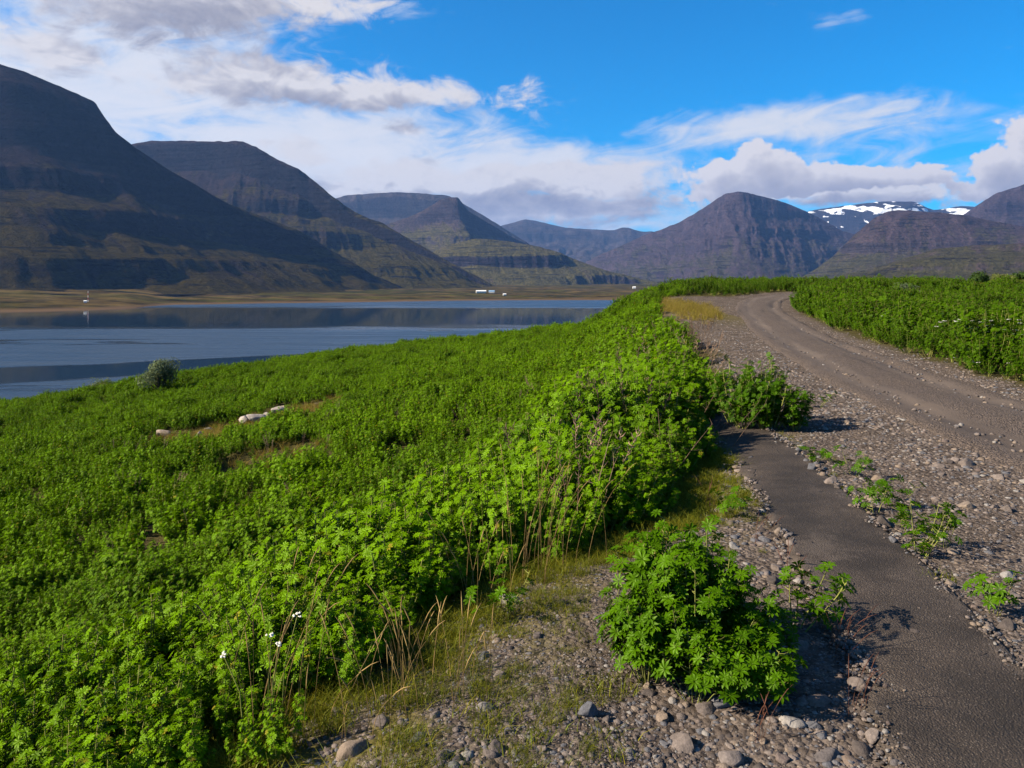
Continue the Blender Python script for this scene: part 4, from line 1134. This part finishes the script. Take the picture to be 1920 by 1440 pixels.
# ---- dead stems showing in the lupins
def dead_stem(u, v, h, n, lab, seed, lean, mat=BROWN, up=0.):
    rg = np.random.default_rng(seed); p = hit(u, v); e = empty_at("dead_stem", (p[0], p[1], p[2] + up), lab, "plant")
    paths = []; rads = []; tw = []; tr = []
    for _ in range(n):
        d = np.array(lean) + rg.normal(0, .22, 2); H = h * rg.uniform(.7, 1.1); t = np.linspace(0, 1, 6)[:, None]
        pth = np.concatenate([d[0] * t * H, d[1] * t * H, t * H * (1 - .1 * t)], 1) + np.append(rg.normal(0, .05, 2), -.02); paths.append(pth); rads.append(np.linspace(.0045, .002, 6))
        for _ in range(5):
            c = pth[rg.integers(2, 6)]; q = rg.normal(0, 1, 3); q[2] = abs(q[2]); q *= .10 / np.linalg.norm(q); tw.append(np.array([c, c + q * .6, c + q])); tr.append([.002, .0016, .001])
    obj("stem", mesh("stem", *tubes(paths, rads), mat), e); obj("twig", mesh("twig", *tubes(tw, tr), mat), e)
for k, a in enumerate([(1300, 815, .62, 8, "reddish brown dead lupin stems at the path's upper end", 1, (.05, 0)), (1345, 840, .5, 4, "bare dead stems leaning over the asphalt", 2, (.5, 0)),
    (1245, 920, .72, 3, "dark dead stem standing out of the lupins", 3, (0, 0)), (1080, 1030, .8, 3, "long pale bent twigs above the straw grass", 4, (.35, 0), TWIG), (660, 1190, .6, 3, "dead stems in the dark lupins at lower left", 5, (0, .1)),
    (1270, 640, .9, 6, "brown dead stems on the rim below the road bend", 6, (0, 0))]): dead_stem(*a)

POD = []
for i in range(3):
    rg = np.random.default_rng(680 + i); pt = []; pr = []
    for _ in range(3):
        d = rg.normal(0, .22, 2); H = rg.uniform(.62, .86); t = np.linspace(0, 1, 5)[:, None]
        pth = np.concatenate([d[0] * t * H, d[1] * t * H, t * H], 1); pt.append(pth); pr.append(np.linspace(.004, .002, 5))
        for j in range(14):
            w = .70 + .30 * j / 14; c = np.array([np.interp(w, t[:, 0], pth[:, k]) for k in range(3)]); a = j * 2.4
            pt.append(np.array([c, c + [math.cos(a) * .018, math.sin(a) * .018, .010], c + [math.cos(a) * .03, math.sin(a) * .03, .032]])); pr.append([.002, .0045, .001])
    POD.append(mesh("pod_stem", *tubes(pt, pr), [BROWN, BROWN, TWIG][i]))
rg = np.random.default_rng(91)
r = np.sqrt(rg.uniform(22, 28**2, 2600)); a = rg.uniform(R(-40), R(24), 2600); x, y = np.sin(a) * r, np.cos(a) * r
lm = lupin_mask(x, y); keep = (lm > .15) & (s_left(x, y) > 0) & (rg.random(2600) < .06 + .28 * sm(2.6, .6, s_left(x, y))) & (fbm(x * .5, y * .5, 2, 93) > -.1); x, y = x[keep], y[keep]
scatter("dead_lupin_stalks", np.stack([x, y, height(x, y)], 1), np.stack([rg.normal(0, .25, len(x)), rg.normal(0, .25, len(x)), rg.uniform(0, 6, len(x))], 1), rg.uniform(.75, 1.15, len(x)) * (1 + .35 * sm(4.6, 6.5, y) * sm(3.4, 1.2, s_left(x, y))), rg.integers(0, 3, len(x)), POD, "brown dead lupin stalks with seed pods among the green")

# ---- white flowers
def flowers(name, u, v, n, rad, h, lab, seed, hd=.028):
    rg = np.random.default_rng(seed); p = hit(u, v); e = empty_at(name, p, lab, "flower")
    st = []; sr = []; V = []; Fc = []; o = 0
    for _ in range(n):
        q = rg.normal(0, rad, 2); H = h * rg.uniform(.75, 1.15); top = np.array([q[0] * 1.25, q[1] * 1.25, H]); st.append(np.array([[q[0] * .6, q[1] * .6, 0], top * .6, top])); sr.append([.003, .0025, .002])
        for j in range(9):
            c = top + np.append(rg.normal(0, hd * .5, 2), rg.normal(0, .003)); r = hd * .42
            ang = np.arange(6) * math.pi / 3; V += [c + [0, 0, .006]] + [c + [math.cos(t) * r, math.sin(t) * r, 0] for t in ang]
            Fc += [(o, o + 1 + i, o + 1 + (i + 1) % 6) for i in range(6)]; o += 7
    obj("stem", mesh("stem", *tubes(st, sr), STEM), e); obj("flower_head", mesh("flower_head", np.array(V), np.array(Fc), WHITE), e)
for k, a in enumerate([(1835, 678, 20, .42, .80, "yarrow", "white yarrow in bloom at the far verge, left part"), (1880, 682, 22, .40, .78, "yarrow", "white yarrow in bloom at the far verge, right part"), (1850, 700, 8, .3, .25, "yarrow", "few low white flowers at the verge's gravel edge"),
    (1660, 640, 4, .2, .7, "yarrow", "few white flowers in the lupins by the road's middle"), (325, 1330, 4, .06, .62, "yarrow", "white flower heads low on the left slope"), (495, 1400, 4, .05, .42, "yarrow", "white flower heads by the thin straw grass"), (860, 1060, 4, .05, .55, "yarrow", "white flower heads left of the tall straw grass")]):
    flowers(a[5], a[0], a[1], a[2], a[3], a[4], a[6], 640 + k, .042 if a[1] < 720 else .013)

# ---- shrubs and the willow
def shrub(name, loc, w, h, n, leaf, lab, seed, mat, cat="shrub", trunk=.03, lean=0.):
    rg = np.random.default_rng(seed); e = empty_at(name, loc, lab, cat)
    lob = [(rg.normal(0, .26 * w), rg.normal(0, .26 * w), h * rg.uniform(.42, .78), rg.uniform(.22, .38) * w) for _ in range(11)]
    pos = []; nr = []
    for _ in range(n):
        lx, ly, lz, lr = lob[rg.integers(0, 11)]; d = rg.normal(size=3); d /= np.linalg.norm(d); q = lr * rg.uniform(.55, 1.08)
        c = np.array([lx, ly, lz]) + d * q * [1, 1, .95]
        if c[2] < .06 * h: continue
        pos.append(c + [lean * c[2], 0, 0]); nr.append(d + [0, 0, .35] + rg.normal(0, .4, 3))
    pos = np.array(pos); nr = np.array(nr)
    tv = np.array([(0, 0, 0), (.5, .2, .06), (1, 0, 0), (.5, -.2, .06), (0, 0, 0), (-.42, .2, .06), (-.85, .15, 0), (-.5, -.14, .06)]); tf = np.array([(0, 2, 1), (0, 3, 2), (4, 6, 5), (4, 7, 6)])
    v, f = place_leaves(tv, tf, pos, frames(nr, rg), leaf * rg.uniform(.6, 1.3, len(pos)))
    me = foliage_mesh("crown", (v, f, np.repeat(rg.random(len(pos)), len(tv))), mat); obj("crown", me, e)
    pt = []; pr = []
    for lx, ly, lz, lr in lob: pt.append(np.array([[lx * .1, ly * .1, -.1], [lx * .35, ly * .35, lz * .4], [lx * .8 + lean * lz * .7, ly * .8, lz * .8], [lx + lean * lz, ly, lz]])); pr.append([trunk, trunk * .8, trunk * .5, trunk * .2])
    obj("trunk", mesh("trunk", *tubes(pt, pr, 5), BROWN), e)
    return e
q = hit(300, 738); k = q[1] / F; print("willow", q)
shrub("willow_tree", (q[0], q[1], q[2]), 58 * k, 66 * k, 2600, .16, "grey green willow standing alone at the slope's brow", 700, GREYLEAF, "tree", .06, .12)
q = hit(190, 735); k = q[1] / F
shrub("low_shrub", q, 40 * k, 20 * k, 700, .13, "low brown green shrub left of the lone willow", 701, SHRUBY)
q = hit(1835, 536); k = q[1] / F; print("shrub", q)
shrub("dark_shrub", q, 32 * k, 24 * k, 1500, .22, "dark round shrub on the right skyline", 702, SHRUB)
shrub("pale_shrub", hit(1868, 533), 36 * k, 17 * k, 1300, .2, "pale yellow green shrub beside the dark round shrub", 703, SHRUBY)
shrub("pale_shrub", hit(1890, 532), 24 * k, 14 * k, 700, .24, "small pale shrub right of the yellow green one", 704, SHRUBY)
shrub("dark_shrub", hit(1912, 530), 20 * k, 22 * k, 900, .26, "dark upright shrub at the right border", 705, SHRUB)
q = hit(1690, 556); k = q[1] / F
shrub("grey_willow_shrub", q, 38 * k, 20 * k, 900, .14, "silver grey low willow in the right lupins", 706, GREYLEAF)

# ---- buildings and the mast across the water
def wallmat(n, c): return plain_material(n, c, .7, .08, .5)
WW, RW, RB, RG, GLASS = wallmat("white_wall", (.55, .53, .50)), wallmat("pale_roof", (.62, .62, .60)), wallmat("blue_roof", (.16, .26, .38)), wallmat("red_roof", (.30, .07, .05)), plain_material("dark_pane", (.03, .04, .05), .2, .05)
def box(x0, x1, y0, y1, z0, z1):
    v = [(x, y, z) for x in (x0, x1) for y in (y0, y1) for z in (z0, z1)]
    return v, [(0, 1, 3, 2), (4, 6, 7, 5), (0, 4, 5, 1), (2, 3, 7, 6), (0, 2, 6, 4), (1, 5, 7, 3)]
def house(name, u, v, L, W, H, rise, roof, lab, rz=0., nwin=3):
    p = hit(u, v, 300.); e = empty_at(name, (p[0], p[1], p[2] - .4), lab, "building", None, rz)
    vv = [(-L/2, -W/2, 0), (L/2, -W/2, 0), (L/2, W/2, 0), (-L/2, W/2, 0), (-L/2, -W/2, H), (L/2, -W/2, H), (L/2, W/2, H), (-L/2, W/2, H), (-L/2, 0, H + rise), (L/2, 0, H + rise)]
    obj("wall", mesh("wall", vv, [(0, 1, 5, 4), (2, 3, 7, 6), (1, 2, 6, 9, 5), (3, 0, 4, 8, 7)], WW), e)
    o = .5; t = .25
    rv = [(-L/2 - o, -W/2 - o, H - o * rise / W), (L/2 + o, -W/2 - o, H - o * rise / W), (L/2 + o, 0, H + rise), (-L/2 - o, 0, H + rise), (L/2 + o, W/2 + o, H - o * rise / W), (-L/2 - o, W/2 + o, H - o * rise / W)]
    rv = rv + [(a, b, c + t) for a, b, c in rv]
    obj("roof", mesh("roof", [(a, b, c + .05) for a, b, c in rv], [(6, 7, 8, 9), (9, 8, 10, 11), (1, 0, 3, 2), (2, 3, 5, 4), (0, 1, 7, 6), (4, 5, 11, 10), (1, 2, 8, 7), (2, 4, 10, 8), (3, 0, 6, 9), (5, 3, 9, 11)], roof), e)
    for k in range(nwin):
        c = (k + .5) / nwin * L - L / 2
        obj("window", mesh("window", *box(c - .9, c + .9, -W/2 - .08, -W/2 + .05, H * .38, H * .78), GLASS), e)
    obj("door", mesh("door", *box(-L/2 + .8, -L/2 + 1.9, -W/2 - .06, -W/2 + .05, 0, 2.4), RB), e)
    return e
house("farm_building", 902, 549, 30, 11, 5.0, 3.0, RW, "long white farm building on the far shore", .15, 6)
house("farm_building", 922, 549, 17, 10, 4.2, 3.5, RB, "blue roofed farm building next to the long white one", -.1, 4)
house("farm_building", 946, 554, 8, 6, 3.5, 2.0, RW, "small white shed right of the farm on the far shore", .2, 2)
house("farm_building", 1189, 541, 12, 9, 5, 3.5, RW, "tiny white house far up the valley", 0, 2)
house("farm_building", 1222, 553, 10, 8, 4, 3.0, RG, "tiny house on the flats just left of the lupin rim", .3, 2)
house("farm_building", 1213, 552, 7, 6, 3.5, 2.4, RW, "tinier shed beside the house left of the lupin rim", .1, 1)
p = hit(165, 566, 300.); print("mast", p)
e = empty_at("radio_mast", (p[0], p[1], p[2] - .3), "red and white lattice mast on the far shore", "mast")
WR = [plain_material("mast_white", (.75, .73, .70), .6, .05), plain_material("mast_red", (.42, .06, .04), .6, .05)]
for k in range(5):
    z0, z1 = k * 3.6, k * 3.6 + 3.6; w0, w1 = .75 - k * .1, .65 - k * .1; pt = []
    cs = [(math.cos(a), math.sin(a)) for a in (0.3, 2.4, 4.5)]
    for i, (cx, cy) in enumerate(cs):
        nx, ny = cs[(i + 1) % 3]
        pt.append(np.array([[cx * w0, cy * w0, z0], [cx * w1, cy * w1, z1]])); pt.append(np.array([[cx * w0, cy * w0, z0], [nx * w1, ny * w1, z1]])); pt.append(np.array([[nx * w0, ny * w0, z0], [cx * w1, cy * w1, z1]]))
    obj("mast_section", mesh("mast_section", *tubes(pt, [[.11, .11]] * len(pt), 4), WR[k % 2]), e)
house("mast_hut", 160, 567, 4, 3, 2.4, 1.0, RW, "small pale hut at the foot of the mast", .2, 1)
